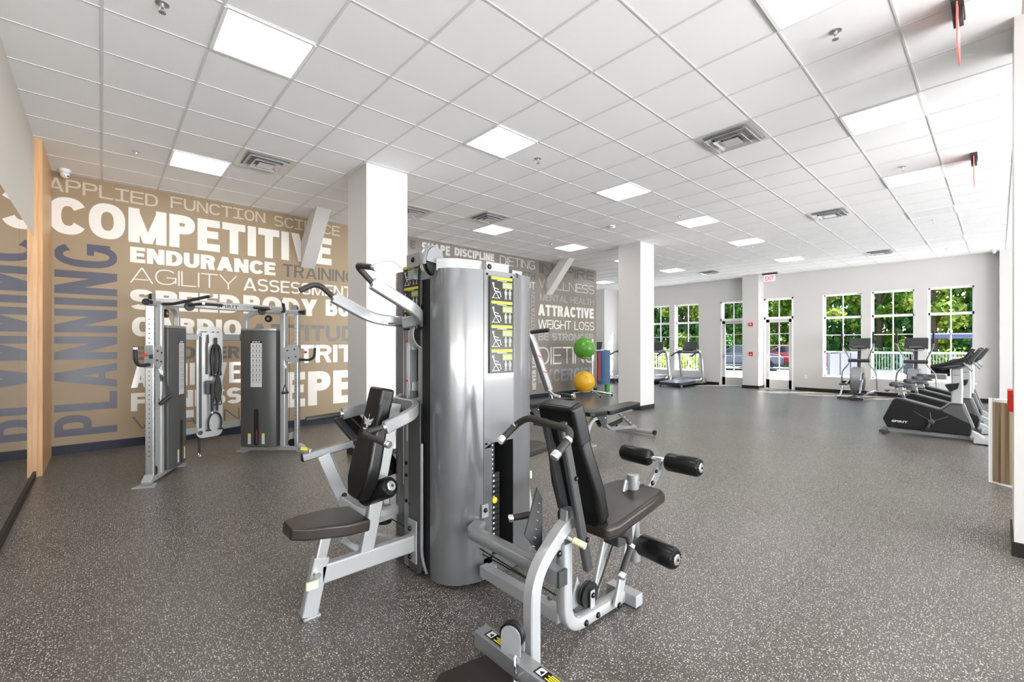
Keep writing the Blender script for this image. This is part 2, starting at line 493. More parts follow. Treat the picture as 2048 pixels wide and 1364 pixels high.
WIDTHS = dict(I=0.3, M=1.12, W=1.3, O=0.98, C=0.92, G=0.96, D=0.9, N=0.92, U=0.88, A=1.0, V=0.98, Y=0.95, E=0.76, F=0.74, L=0.72, T=0.84, S=0.84, B=0.86, P=0.82, R=0.88, H=0.92, X=0.95, K=0.9)
def block_glyph(ch, w, h, sv, sh, mono=False):
    """polygons of one sans-serif capital in a w x h box; sv = stem width, sh = bar height"""
    out = []
    grp = [0]
    def q(*p): out.append((grp[0], list(p))); grp[0] += 1
    def rc(x0, y0, x1, y1): q((x0, y0), (x1, y0), (x1, y1), (x0, y1))
    def arc(cx, cy, rx, ry, a0, a1, ex=2.35):
        n = max(4, int(abs(a1 - a0) / 9)); pr_ = None
        for k in range(n + 1):
            a = math.radians(a0 + (a1 - a0) * k / n); c, s_ = math.cos(a), math.sin(a)
            f = lambda v: math.copysign(abs(v) ** (2 / ex), v)
            o = (cx + rx * f(c), cy + ry * f(s_)); i = (cx + (rx - sv) * f(c), cy + (ry - sh) * f(s_))
            if pr_: q(pr_[0], o, i, pr_[1]); grp[0] -= 1
            pr_ = (o, i)
        grp[0] += 1
    def diag(xa, ya, xb, yb, t): q((xa, ya), (xa + t, ya), (xb + t, yb), (xb, yb))
    dt = sv * 1.08
    if ch in 'EFLTHIBDPRNMKU' and ch not in 'TIU': rc(0, 0, sv, h)
    if ch in 'EF': rc(0, h - sh, w, h); rc(0, (h - sh) / 2 + 0.02 * h, w * 0.93, (h + sh) / 2 + 0.02 * h)
    if ch in 'EL': rc(0, 0, w, sh)
    if ch == 'T': rc(0, h - sh, w, h); rc((w - sv) / 2, 0, (w + sv) / 2, h)
    if ch == 'I':
        rc((w - sv) / 2, 0, (w + sv) / 2, h)
        if mono: rc(0, 0, w, sh); rc(0, h - sh, w, h)
    if ch == 'H': rc(w - sv, 0, w, h); rc(0, (h - sh) / 2, w, (h + sh) / 2)
    if ch == 'O': arc(w / 2, h / 2, w / 2, h / 2, 0, 360)
    if ch in 'CG':
        arc(w * 0.53 if ch == 'C' else w / 2, h / 2, w * 0.53 if ch == 'C' else w / 2, h / 2, 33 if ch == 'C' else 40, 327 if ch == 'C' else 335)
        if ch == 'G': rc(w - sv, h * 0.12, w, h * 0.5); rc(w * 0.52, h * 0.5 - sh * 0.9, w, h * 0.5)
    if ch == 'U': arc(w / 2, h * 0.42, w / 2, h * 0.42, 180, 360); rc(0, h * 0.42, sv, h); rc(w - sv, h * 0.42, w, h)
    if ch == 'D':
        rx = w * 0.62; rc(0, 0, w - rx, sh); rc(0, h - sh, w - rx, h); arc(w - rx, h / 2, rx, h / 2, -90, 90)
    if ch in 'PR':
        b = 0.58 * h; rx = min(w * 0.5, b * 0.75); ww = w if ch == 'P' else w * 0.96
        rc(0, h - sh, ww - rx, h); rc(0, h - b, ww - rx, h - b + sh); arc(ww - rx, h - b / 2, rx, b / 2, -90, 90)
        if ch == 'R': diag(w - dt * 1.15, 0, w * 0.42, h - b + sh * 0.4, dt * 1.05)
    if ch == 'B':
        b = (h + sh) / 2; rx = min(w * 0.45, b * 0.7)
        for y0, ww in ((0, w), (h - b, w * 0.94)):
            rc(0, y0, ww - rx, y0 + sh); rc(0, y0 + b - sh, ww - rx, y0 + b); arc(ww - rx, y0 + b / 2, rx, b / 2, -90, 90)
    if ch == 'S':
        b = (h + sh) / 2
        arc(w / 2, h - b / 2, w / 2, b / 2, 25, 270); arc(w / 2, b / 2, w / 2, b / 2, 90, -155)
    if ch == 'A':
        diag(0, 0, w / 2 - dt / 2, h, dt); diag(w - dt, 0, w / 2 - dt / 2, h, dt); rc(w * 0.2, h * 0.2, w * 0.8, h * 0.2 + sh * 0.85)
    if ch == 'V': diag(w / 2 - dt / 2, 0, 0, h, dt); diag(w / 2 - dt / 2, 0, w - dt, h, dt)
    if ch == 'W':
        d2 = dt * 0.92
        for a, b in ((w * 0.27, 0), (w * 0.27, w * 0.5), (w * 0.73, w * 0.5), (w * 0.73, w)):
            diag(a - d2 / 2, 0, min(max(b - d2 / 2, 0), w - d2), h, d2)
    if ch == 'M':
        d2 = dt * 0.8; rc(w - sv, 0, w, h); diag(w / 2 - d2 * 0.5, 0, 0, h, d2); diag(w / 2 - d2 * 0.5, 0, w - d2, h, d2)
    if ch == 'N': rc(w - sv, 0, w, h); diag(w - dt, 0, 0, h, dt)
    if ch == 'X': diag(0, 0, w - dt, h, dt); diag(w - dt, 0, 0, h, dt)
    if ch == 'K': diag(w - dt, 0, sv * 0.6, h * 0.62, dt); diag(sv * 0.7, h * 0.36, w - dt, h, dt)
    if ch == 'Y': rc((w - sv) / 2, 0, (w + sv) / 2, h * 0.45); diag(w / 2 - dt / 2, h * 0.38, 0, h, dt); diag(w / 2 - dt / 2, h * 0.38, w - dt, h, dt)
    return out

def block_word(mb, word, o, r, u, w, h, weight, mono=False):
    """cut-vinyl capitals filling a w x h box; weight = stem width / height"""
    o, r, u = V(o), V(r), V(u)
    n = len(word); sh = h * min(weight * 0.84, 0.235); sv = h * weight
    gap = max(0.05 * h, 0.10 * h - sv * 0.08)
    fixed = gap * (n - 1); var = 0
    for ch in word:
        if ch == ' ': var += 0.42
        elif mono: var += 0.8
        elif ch == 'I': fixed += sv
        else: var += WIDTHS[ch]
    k = (w - fixed) / max(var, 0.01)
    if k < h * 0.35 or sv > k * 0.32: sv = min(sv, k * 0.32)
    x = 0
    for ch in word:
        if ch == ' ': x += 0.42 * k + gap; continue
        cw = 0.8 * k if mono else (sv if ch == 'I' else WIDTHS[ch] * k)
        for g_, poly in block_glyph(ch, cw, h, sv, sh, mono):
            pts = [o + r * (x + a) + u * b + r.cross(u) * (g_ * 0.00008) for a, b in poly]
            nn = (pts[1] - pts[0]).cross(pts[2] - pts[0])
            if nn.dot(r.cross(u)) < 0: pts.reverse()
            mb.raw(pts, [tuple(range(len(pts)))])
        x += cw + gap
    return mb

def lettering(mb, word, o, r, u, w, h, bold=0.0, lift=0.0):
    """flat letters fitted to a w x h box whose lower left corner is o"""
    vs, fs = text_verts(word, bold)
    x0 = min(v[0] for v in vs); x1 = max(v[0] for v in vs)
    y0 = min(v[1] for v in vs); y1 = max(v[1] for v in vs)
    o, r, u = V(o), V(r), V(u); n = r.cross(u)
    mb.raw([o + r * ((x - x0) / (x1 - x0) * w) + u * ((y - y0) / (y1 - y0) * h) + n * lift for x, y in vs], fs)
    return mb

# ================================================================ ROOM
TILE = 0.6096
TH = 0.22
Y0 = 0.4887 - 0.003
YF = -7.5        # front wall, behind the camera to the right
YR = -7.5        # right wall beyond the counter

mb = MB(); mb.b2((XM - 0.1, YF - 0.1, -0.12), (XW + TH, 12.6, 0.0)); structure(mb.build('floor', 'floor'))
mb = MB(); mb.b2((XM - 0.1, YF - 0.1, CEIL), (XW + 0.3, 12.7, CEIL + 0.1))
mb.m(1)
for i in range(0, 28):
    x = i * TILE
    if x < XW: mb.b2((x - 0.009, YF, CEIL - 0.005), (x + 0.009, 12.6, CEIL + 0.001))
for j in range(-13, 20):
    y = Y0 + j * TILE
    if YF < y < 12.5: mb.b2((XM, y - 0.006, CEIL - 0.004), (XW, y + 0.006, CEIL + 0.001))
structure(mb.build('ceiling', ['ceiling', 'grid']))

mb = MB(); mb.b2((XM - 0.1, YW, 0), (11.45, YW + 0.12, CEIL)); mb.b2((11.33, YW + 0.12, 0), (11.45, 12.5, CEIL)); structure(mb.build('wall_back', 'wall'))
mb = MB(); mb.b2((11.33, 12.4, 0), (XW + 0.2, 12.52, CEIL)); structure(mb.build('wall_alcove', 'wall'))
mb = MB(); mb.b2((15.55, 11.2, 0), (XW, 12.4, CEIL)); structure(mb.build('wall_jut', 'wall'))
mb = MB(); mb.b2((XM - 0.12, YF, 0), (XM, YW, CEIL)); structure(mb.build('wall_left', 'beige_wall'))

# window wall with openings
openings = [('w', 0.41, 1.30, 0.48, 3.01), ('w', 1.56, 2.51, 0.48, 3.01), ('w', 2.72, 3.69, 0.48, 3.01),
            ('d', 4.49, 5.36, 0.0, 3.01), ('d', 5.93, 6.81, 0.0, 3.01),
            ('w', 7.60, 8.57, 0.48, 3.01), ('w', 8.78, 9.70, 0.48, 3.01), ('w', 9.95, 10.85, 0.48, 3.01)]
mb = MB()
ys = YR
for k, a, b_, z0, z1 in openings:
    mb.b2((XW, ys, 0), (XW + TH, a, CEIL))
    mb.b2((XW, a, z1), (XW + TH, b_, CEIL))
    if z0 > 0: mb.b2((XW, a, 0), (XW + TH, b_, z0))
    ys = b_
mb.b2((XW, ys, 0), (XW + TH, 12.5, CEIL))
structure(mb.build('wall_right', 'wall'))
mb = MB(); mb.b2((16.15, YR, 0), (XW, -0.02, CEIL)); structure(mb.build('wall_corner_jut', 'wall'))
mb = MB(); mb.b2((16.0, 5.37, 0), (XW, 5.87, CEIL)); structure(mb.build('wall_pilaster', 'wall'))

# glazed front wall, behind and to the right of the camera
mb = MB(); mb.b2((XM - 0.1, YF - 0.1, 0), (XW + TH, YF, 0.3)); mb.b2((XM - 0.1, YF - 0.1, 3.1), (XW + TH, YF, CEIL))
for k in range(9): mb.b2((XM - 0.1 + k * 2.11, YF - 0.1, 0.3), (XM + 0.1 + k * 2.11, YF, 3.1))
structure(mb.build('wall_front', 'wall'))

# columns with rubber base
def column(name, x0, x1, y0, y1):
    mb = MB(); mb.b2((x0, y0, 0), (x1, y1, CEIL)); c = structure(mb.build(name, 'wall'))
    mb = MB()
    g = 0.012
    mb.b2((x0 - g, y0 - g, 0), (x1 + g, y1 + g, 0.10)); structure(mb.build(name.replace('wall', 'baseboard'), 'base_dark'))
column('wall_column_near', 2.47, 3.05, 5.42, 6.0)
column('wall_column_middle', 8.88, 9.46, 5.42, 6.0)
column('wall_column_foreground', 4.72, 5.3, -0.66, -0.075)

# baseboards
def base(name, a, b_, m='base_dark', h=0.10):
    mb = MB(); mb.b2(a + (0,), b_ + (h,)); structure(mb.build(name, m))
base('baseboard_back', (XM, YW - 0.018), (11.45, YW), 'base_blue', 0.12)
base('baseboard_jut', (15.53, 11.185), (XW, 11.2))
base('baseboard_pilaster', (15.985, 5.355), (XW, 5.885))
base('baseboard_corner', (16.135, YR), (16.15, 0.0), 'base_blue')
mb = MB(); ys = -0.02
for k, a, b_, z0, z1 in openings:
    if k == 'd':
        mb.b2((XW - 0.015, ys, 0), (XW, a - 0.05, 0.10)); ys = b_ + 0.05
mb.b2((XW - 0.015, ys, 0), (XW, 11.2, 0.10))
structure(mb.build('baseboard_right', 'base_dark'))
base('baseboard_left', (XM, YF), (XM + 0.02, 7.3), 'base_dark', 0.07)

# diagonal braces rising from the mural wall to the ceiling (boxed in white)
for k, x in enumerate((2.65, 9.15)):
    mb = MB()
    poly = [(YW, 2.87), (YW, 3.32), (8.02, CEIL), (7.72, CEIL)]
    mb.prism([(a, b_) for a, b_ in poly], (x, 0, 0), (0, 1, 0), (0, 0, 1), 0, 0.24)
    structure(mb.build('trim_%d' % (k + 1), 'wall'))

# windows: frame, muntins, glass, sill
wn_i = 0; dn_i = 0
for k, a, b_, z0, z1 in openings:
    xf = XW + 0.13
    if k == 'w':
        wn_i += 1
        win = bpy.data.objects.new('window_%d' % wn_i, None); COL.objects.link(win); win.location = (XW, (a + b_) / 2, z0); win['kind'] = 'structure'
        mb = MB(); f = 0.045; dpt = 0.05
        mb.b2((xf, a, z0), (xf + dpt, a + f, z1)); mb.b2((xf, b_ - f, z0), (xf + dpt, b_, z1))
        mb.b2((xf, a, z0), (xf + dpt, b_, z0 + f)); mb.b2((xf, a, z1 - f), (xf + dpt, b_, z1))
        zt = 2.30
        mb.b2((xf, a, zt - 0.035), (xf + dpt, b_, zt + 0.035))
        mb.b2((xf, a, 1.22), (xf + dpt, b_, 1.27))
        mb.build('window_frame', 'frame_white', win)
        mb = MB(); ym = (a + b_) / 2
        mb.b2((xf + 0.01, ym - 0.013, z0), (xf + 0.04, ym + 0.013, z1))
        mb.b2((xf + 0.01, a, 1.75), (xf + 0.04, b_, 1.775))
        mb.build('muntin', 'frame_white', win)
        mb = MB(); mb.b2((xf + 0.022, a + f, z0 + f), (xf + 0.026, b_ - f, z1 - f)); mb.build('window_pane', 'glass', win)
        mb = MB(); mb.b2((XW - 0.02, a - 0.04, z0 - 0.03), (XW + 0.13, b_ + 0.04, z0 + 0.008)); mb.build('window_sill', 'frame_white', win)
        mb = MB()
        mb.b2((XW, a + 0.0, z0), (XW + 0.13, a + 0.006, z1)); mb.b2((XW, b_ - 0.006, z0), (XW + 0.13, b_, z1)); mb.b2((XW, a, z1 - 0.006), (XW + 0.13, b_, z1))
        mb.build('window_reveal', 'frame_white', win)
    else:
        dn_i += 1
        d = bpy.data.objects.new('door_%d' % dn_i, None); COL.objects.link(d); d.location = (XW, (a + b_) / 2, 0); d['kind'] = 'structure'
        mb = MB(); f = 0.05; xg = XW + 0.05
        mb.b2((XW - 0.005, a, 0), (XW + TH, a + f, z1)); mb.b2((XW - 0.005, b_ - f, 0), (XW + TH, b_, z1))
        mb.b2((XW - 0.005, a, z1 - f), (XW + TH, b_, z1)); mb.b2((XW - 0.005, a, 2.31), (XW + TH, b_, 2.39))
        mb.build('door_frame', 'frame_white', d)
        st = 0.095
        mb = MB(); lo, hi = a + f, b_ - f
        mb.b2((xg, lo, 0.01), (xg + 0.045, lo + st, 2.31)); mb.b2((xg, hi - st, 0.01), (xg + 0.045, hi, 2.31))
        mb.b2((xg, lo, 0.01), (xg + 0.045, hi, 0.30)); mb.b2((xg, lo, 2.21), (xg + 0.045, hi, 2.31))
        mb.build('door_leaf', 'door_grey', d)
        mb = MB(); ym = (lo + hi) / 2
        mb.b2((xg + 0.01, ym - 0.01, 0.3), (xg + 0.035, ym + 0.01, 2.21))
        for q in range(1, 5): mb.b2((xg + 0.01, lo + st, 0.3 + q * 0.382 - 0.01), (xg + 0.035, hi - st, 0.3 + q * 0.382 + 0.01))
        mb.b2((xg + 0.01, ym - 0.01, 2.39), (xg + 0.035, ym + 0.01, z1))
        mb.build('muntin', 'frame_white', d)
        mb = MB(); mb.b2((xg + 0.02, lo + st, 0.3), (xg + 0.024, hi - st, 2.21)); mb.b2((xg + 0.02, lo, 2.39), (xg + 0.024, hi, z1 - f)); mb.build('glass_pane', 'glass', d)
        mb = MB(); hy = hi - 0.05
        mb.b2((xg - 0.01, hy - 0.03, 0.98), (xg, hy + 0.03, 1.12)); mb.tube([(xg - 0.01, hy, 1.05), (xg - 0.055, hy, 1.05), (xg - 0.055, hy - 0.12, 1.05)], 0.01, 8)
        mb.build('door_handle', 'steel', d)

# mirror wall
mir = thing('wall_mirror', (XM, 2.0, 0.07), 'tall frameless panelled mirror covering the left wall below the beige strip', 'mirror')
for a, b_ in ((-3.6, -1.2), (-1.2, 1.2), (1.2, 3.6), (3.6, 6.02), (6.02, 7.3)):
    mb = MB(); mb.b2((XM, a + 0.002, 0.07), (XM + 0.006, b_ - 0.002, 2.67)); mb.build('mirror_panel', 'mirror', mir)
mb = MB(); mb.b2((XM, 7.3, 0.0), (XM + 0.065, YW - 0.02, CEIL)); mb.b2((XM, 7.262, 0.0), (XM + 0.03, 7.3, CEIL))
w = mb.build('wood_wall_panel', 'oak'); tag(w, 'tall honey oak panel standing between the mirror and the tan mural', 'panel')

# ---------------------------------------------------------------- mural
mur = thing('wall_mural', (5.4, YW - 0.004, 0), 'tan wall mural with painted grey reflection, printed with fitness words in white and slate letters', 'mural')
mb = MB(); mb.b2((XM, YW - 0.004, 0.115), (3.9, YW, CEIL)); mb.build('mural_film', 'mural', mur)['label'] = 'tan half of the mural film'
mb = MB(); mb.b2((3.9, YW - 0.004, 0.115), (11.44, YW, CEIL)); mb.build('mural_film', 'mural_reflect', mur)['label'] = 'half of the mural film with grey reflection painted in'
INK = dict(w='ink_white', c='ink_cream', g='ink_grey', l='ink_light', n='ink_navy', m='ink_metal')
INKN = dict(w='white', c='cream', g='dark grey', l='pearl', n='slate blue', m='metallic grey')
WORDS = [
('APPLIED', 'c', 0.15, -0.53, 0.62, 3.54, 3.72), ('FUNCTION', 'c', 0.15, 0.77, 2.07, 3.567, 3.742), ('SCIENCE', 'c', 0.15, 2.21, 3.36, 3.55, 3.733),
('COMPETITIVE', 'w', 0.4, -0.53, 3.35, 2.975, 3.476), ('ENDURANCE', 'w', 0.33, 0.3, 2.23, 2.681, 2.908), ('AGILITY', 'w', 0.075, 0.3, 1.65, 2.385, 2.613),
('TRAINING', 'g', 0.17, 2.35, 3.66, 2.679, 2.905), ('ASSESSMENT', 'w', 0.16, 1.74, 3.6, 2.389, 2.601), ('SPEED', 'w', 0.33, 0.3, 1.69, 1.994, 2.293),
('BODY', 'w', 0.33, 1.74, 2.94, 2.002, 2.308), ('BUILDING', 'w', 0.33, 3.09, 4.78, 2.02, 2.324), ('CARDIO', 'w', 0.29, 0.32, 1.71, 1.599, 1.886),
('ATTITUDE', 'g', 0.24, 1.83, 3.92, 1.54, 1.835), ('EMPOWER', 'g', 0.26, 0.32, 1.69, 1.253, 1.452), ('NUTRITION', 'l', 0.22, 1.95, 4.4, 1.145, 1.47),
('ACHIEVE', 'l', 0.19, 0.31, 1.7, 0.849, 1.191), ('FITNESS', 'w', 0.27, 0.31, 1.71, 0.508, 0.771), ('VITAMIN', 'g', 0.14, 0.32, 1.69, 0.236, 0.427),
('REPEAT', 'w', 0.27, 1.86, 4.62, 0.357, 0.984), ('PLANNING', 'n', 0.155, -0.47, 0.16, 0.234, 2.875),
('E', 'g', 0.3, 4.87, 5.0, 3.535, 3.72), ('SHAPE', 'l', 0.33, 5.16, 5.9, 3.515, 3.731), ('DISCIPLINE', 'l', 0.28, 6.03, 7.24, 3.545, 3.734),
('DIETING', 'l', 0.11, 7.42, 8.69, 3.505, 3.734), ('WORKOUT', 'l', 0.14, 7.43, 8.69, 2.972, 3.163), ('STRENGTH', 'g', 0.2, 7.43, 8.69, 3.224, 3.414),
('INSPIRE', 'g', 0.26, 8.85, 11.32, 3.444, 3.742), ('WELLNESS', 'l', 0.08, 8.84, 11.32, 3.036, 3.292), ('MENTAL HEALTH', 'm', 0.18, 8.88, 11.31, 2.694, 2.881),
('ATTRACTIVE', 'l', 0.32, 8.81, 11.31, 2.276, 2.586), ('WEIGHT LOSS', 'l', 0.13, 8.81, 11.31, 1.91, 2.165), ('BE STRONGER', 'm', 0.24, 8.81, 11.28, 1.587, 1.793),
('DIETING', 'l', 0.11, 8.83, 11.32, 0.909, 1.405), ('EXCERCISE', 'm', 0.24, 8.81, 11.32, 0.412, 0.773), ('NEVER LONGEST', 'l', 0.24, 8.58, 8.72, 0.25, 1.596),
('MOTIVATION', 'm', 0.14, 8.53, 8.68, 1.75, 2.9)]
for w_, c, bd, x0, x1, z0, z1 in WORDS:
    mb = MB(); yy = YW - 0.0052
    if w_ in ('PLANNING', 'NEVER LONGEST', 'MOTIVATION'):
        block_word(mb, w_, (x1, yy, z0), (0, 0, 1), (-1, 0, 0), z1 - z0, x1 - x0, bd)
    else:
        block_word(mb, w_, (x0, yy, z0), (1, 0, 0), (0, 0, 1), x1 - x0, z1 - z0, bd, c == 'c')
    o = mb.build('lettering', INK[c], mur)
    o['label'] = '%s word %s' % (INKN[c], w_)

# ---------------------------------------------------------------- ceiling fittings
def cell(i, j):
    return ((i + 0.5) * TILE, Y0 + (j + 0.5) * TILE)

def make_light(lit=True):
    r = thing('ceiling_light', (0, 0, 0), 'x', 'ceiling light')
    mb = MB(); h = 0.29; z = CEIL - 0.012
    for a in (-1, 1):
        mb.b2((a * h - 0.012, -h, z), (a * h + 0.012, h, CEIL)); mb.b2((-h, a * h - 0.012, z), (h, a * h + 0.012, CEIL))
    mb.build('light_frame', 'frame_white', r)
    mb = MB(); mb.b2((-h + 0.012, -h + 0.012, CEIL - 0.009), (h - 0.012, h - 0.012, CEIL - 0.002)); mb.build('diffuser', 'panel' if lit else 'panel_off', r)
    return r
lit = make_light()
lights = [
 (5, 5, 'square lit ceiling panel, first beyond the near white column towards the room centre'),
 (9, 5, 'square lit ceiling panel between the tall grey machine and the middle column'),
 (13, 5, 'lit ceiling panel in the centre row, just right of the middle column top'),
 (17, 5, 'lit ceiling panel in the centre row, second past the middle column'),
 (22, 5, 'small lit ceiling panel closest to the red exit sign'),
 (9, 0, 'wide lit ceiling panel on the right, larger of the two in the right row'),
 (13, 0, 'wide lit ceiling panel on the right, smaller and further than its row mate'),
 (5, 0, 'lit ceiling panel cut by the top edge of the picture, upper right'),
 (1, 5, 'largest lit ceiling panel, upper left above the tan mural end'),
 (1, 10, 'lit ceiling panel close to the tan mural wall, left of a vent'),
 (9, 10, 'lit ceiling panel right behind a vent, above the grey machine top'),
 (13, 10, 'lit ceiling panel left of the middle column, near the second brace'),
 (5, 10, 'lit ceiling panel hidden behind the near white column'),
 (17, 10, 'lit ceiling panel hidden behind the middle column'),
 (21, 10, 'faraway lit ceiling panel just right of the middle column'),
 (22, 15, 'faraway lit ceiling panel between the mural end and the middle column'),
 (1, 0, 'unseen lit ceiling panel added above the camera'), (1, -5, 'unseen lit ceiling panel added behind the camera'), (5, -5, 'unseen lit ceiling panel added towards the front wall')]  # last three are out of view, added for their light
for n, (i, j, lab) in enumerate(lights):
    o = lit if n == 0 else copy_tree(lit)
    x, y = cell(i, j); o.location = (x, y, 0); o['label'] = lab; o['group'] = 'square light panels in the ceiling grid'
unl = make_light(False)
for n, (i, j, lab) in enumerate([(17, 0, 'unlit ceiling panel on the right, nearer of two unlit ones'), (22, 0, 'unlit ceiling panel on the right, by the window wall')]):
    o = unl if n == 0 else copy_tree(unl)
    x, y = cell(i, j); o.location = (x, y, 0); o['label'] = lab; o['group'] = 'unlit square ceiling panels'

def make_vent():
    r = thing('ceiling_vent', (0, 0, 0), 'x', 'vent')
    mb = MB(); z = CEIL
    def ring(h0, z0, h1, z1):
        vs = [(sx * h, sy * h, zz) for h, zz in ((h0, z0), (h1, z1)) for sx, sy in ((-1, -1), (1, -1), (1, 1), (-1, 1))]
        mb.raw(vs, [(k, (k + 1) % 4, 4 + (k + 1) % 4, 4 + k) for k in range(4)])
    ring(0.298, z - 0.004, 0.268, z - 0.006); ring(0.268, z - 0.006, 0.235, z + 0.0)
    ring(0.225, z - 0.035, 0.18, z - 0.004); ring(0.225, z - 0.035, 0.222, z - 0.038); ring(0.222, z - 0.038, 0.178, z - 0.008)
    ring(0.155, z - 0.05, 0.11, z - 0.012); ring(0.155, z - 0.05, 0.152, z - 0.053); ring(0.152, z - 0.053, 0.108, z - 0.016)
    mb.b2((-0.085, -0.085, z - 0.05), (0.085, 0.085, z - 0.045))
    mb.build('diffuser_frame', 'vent', r)
    mb = MB(); mb.b2((-0.235, -0.235, z - 0.0022), (0.235, 0.235, z - 0.0002)); mb.build('duct_opening', 'duct', r)
    mb = MB(); mb.b2((-0.10, 0.165, z - 0.004), (0.10, 0.215, z - 0.0023)); mb.b2((-0.06, 0.10, z - 0.004), (0.06, 0.135, z - 0.0023)); mb.build('duct_slot', 'gap', r)
    return r
vent = make_vent()
for n, (i, j, lab) in enumerate([(8, 2, 'large square ceiling vent on the right half of the ceiling'), (15, 2, 'square ceiling vent left of the smaller right-hand light panel'),
        (23, 2, 'small ceiling vent near the window wall, right'), (23, 9, 'small faraway ceiling vent right of the middle column'),
        (2, 9, 'square ceiling vent near the tan mural, right of a light panel'), (8, 9, 'ceiling vent in front of the lit panel above the grey machine'),
        (6, 10, 'ceiling vent half hidden behind the near white column'), (23, 14, 'tiny ceiling vent left of the middle column, far end')]):
    o = vent if n == 0 else copy_tree(vent)
    x, y = cell(i, j); o.location = (x, y, 0); o['label'] = lab; o['group'] = 'square vents in the ceiling grid'

mb = MB(); mb.lathe((0, 0, CEIL), (0, 0, -1), [(0, 0.04), (0.004, 0.04), (0.007, 0.026), (0.007, 0.014), (0.03, 0.011)], 20)
for a in (-1, 1): mb.tube([(a * 0.010, 0, CEIL - 0.03), (a * 0.017, 0, CEIL - 0.045), (a * 0.004, 0, CEIL - 0.058)], 0.0025, 6)
mb.lathe((0, 0, CEIL - 0.058), (0, 0, -1), [(0, 0.022), (0.003, 0.022)], 16)
spr = mb.build('sprinkler', 'steel')
for n, (x, y, lab) in enumerate([(3.97, 0.81, 'ceiling sprinkler head by the cropped light panel, upper right'), (7.64, 0.84, 'ceiling sprinkler head above the smaller wide light panel on the right'),
        (0.30, 3.82, 'ceiling sprinkler head at the top edge, left of the largest light panel'), (0.30, 6.97, 'ceiling sprinkler head between the white dome camera and the left light panel'),
        (3.98, 3.86, 'ceiling sprinkler head right of the first square light panel'), (7.58, 6.92, 'ceiling sprinkler head left of the light panel near the second brace'),
        (11.35, 0.82, 'ceiling sprinkler head beside the nearer unlit panel'), (14.98, 0.84, 'ceiling sprinkler head beside the unlit panel at the window wall'),
        (11.31, 3.92, 'faraway ceiling sprinkler head in the centre light row'), (7.64, 3.88, 'ceiling sprinkler head left of the third centre light panel'), (4.05, 7.2, 'ceiling sprinkler head just right of the near white column')]):
    o = spr if n == 0 else spr.copy()
    if n: COL.objects.link(o)
    o.location = (x, y, 0); tag(o, lab, 'sprinkler', 'sprinkler heads in the ceiling')
mb = MB(); mb.lathe((0, 0, CEIL), (0, 0, -1), [(0, 0.07), (0.03, 0.068), (0.045, 0.05)], 24); mb.m(1).lathe((0, 0, CEIL - 0.02), (0, 0, -1), [(0, 0.0695), (0.01, 0.069)], 24)
o = mb.build('smoke_detector', ['white', 'charcoal']); o.location = (7.32, 5.10, 0); tag(o, 'round smoke detector on the ceiling in front of the middle column', 'smoke detector')

def dome(loc, lab, s=1.0, flip=0):
    r = thing('dome_camera', loc, lab, 'security camera')
    x, y, z = loc
    mb = MB(); mb.lathe((x, y, z), (0, 0, -1), [(0, 0.06 * s), (0.035 * s, 0.058 * s), (0.045 * s, 0.05 * s)], 24); mb.build('camera_base', 'white', r)
    mb = MB(); mb.sphere((x, y, z - 0.07 * s), 0.048 * s, 20); mb.build('camera_ball', 'white', r)
    d = V((0.35, -0.8, -0.45)).normalized()
    c = V((x, y, z - 0.07 * s))
    mb = MB()
    for k in (-0.016, 0.016): mb.lathe(c + d * 0.043 * s + V((k * s, 0, 0)), d, [(0, 0.009 * s), (0.007 * s, 0.008 * s)], 12)
    mb.build('camera_lens', 'black', r)
dome((-0.36, 8.32, CEIL), 'white dome security camera above the word APPLIED')
dome((16.0, 0.07, CEIL), 'small security camera in the ceiling corner by the right-hand windows', 0.8)

# edge-lit exit signs seen from their edge, and one facing us
def edge_sign(loc, lab):
    x, y, z = loc
    r = thing('exit_sign', loc, lab, 'exit sign')
    mb = MB(); mb.b2((x - 0.15, y - 0.03, CEIL - 0.03), (x + 0.15, y + 0.03, CEIL)); mb.b2((x - 0.06, y - 0.025, CEIL - 0.11), (x + 0.06, y + 0.025, CEIL - 0.03)); mb.build('sign_housing', 'charcoal', r)
    mb = MB(); mb.b2((x - 0.155, y - 0.004, CEIL - 0.34), (x + 0.155, y + 0.004, CEIL - 0.04)); mb.build('sign_plate', 'red_glow', r)
    mb = MB(); lettering(mb, 'EXIT', (x - 0.12, y - 0.0045, CEIL - 0.28), (1, 0, 0), (0, 0, 1), 0.24, 0.14, 0.02); mb.build('sign_lettering', 'white_label', r)
edge_sign((4.30, 0.185, CEIL), 'red edge-lit exit sign seen from its side, hanging at the upper right corner')
edge_sign((7.85, 0.20, CEIL), 'smaller red edge-lit exit sign seen from its side, above the right-hand light panels')
r = thing('exit_sign', (15.9, 5.0, CEIL), 'red and white EXIT sign hanging above the glass doors', 'exit sign')
mb = MB(); mb.b2((15.86, 4.78, CEIL - 0.06), (15.94, 5.22, CEIL)); mb.build('sign_housing', 'charcoal', r)
mb = MB(); mb.b2((15.895, 4.84, CEIL - 0.27), (15.905, 5.16, CEIL - 0.06)); mb.build('sign_plate', 'acrylic', r)
mb = MB(); lettering(mb, 'EXIT', (15.892, 5.13, CEIL - 0.25), (0, -1, 0), (0, 0, 1), 0.26, 0.15, 0.03); mb.build('sign_lettering', 'exit_red', r)

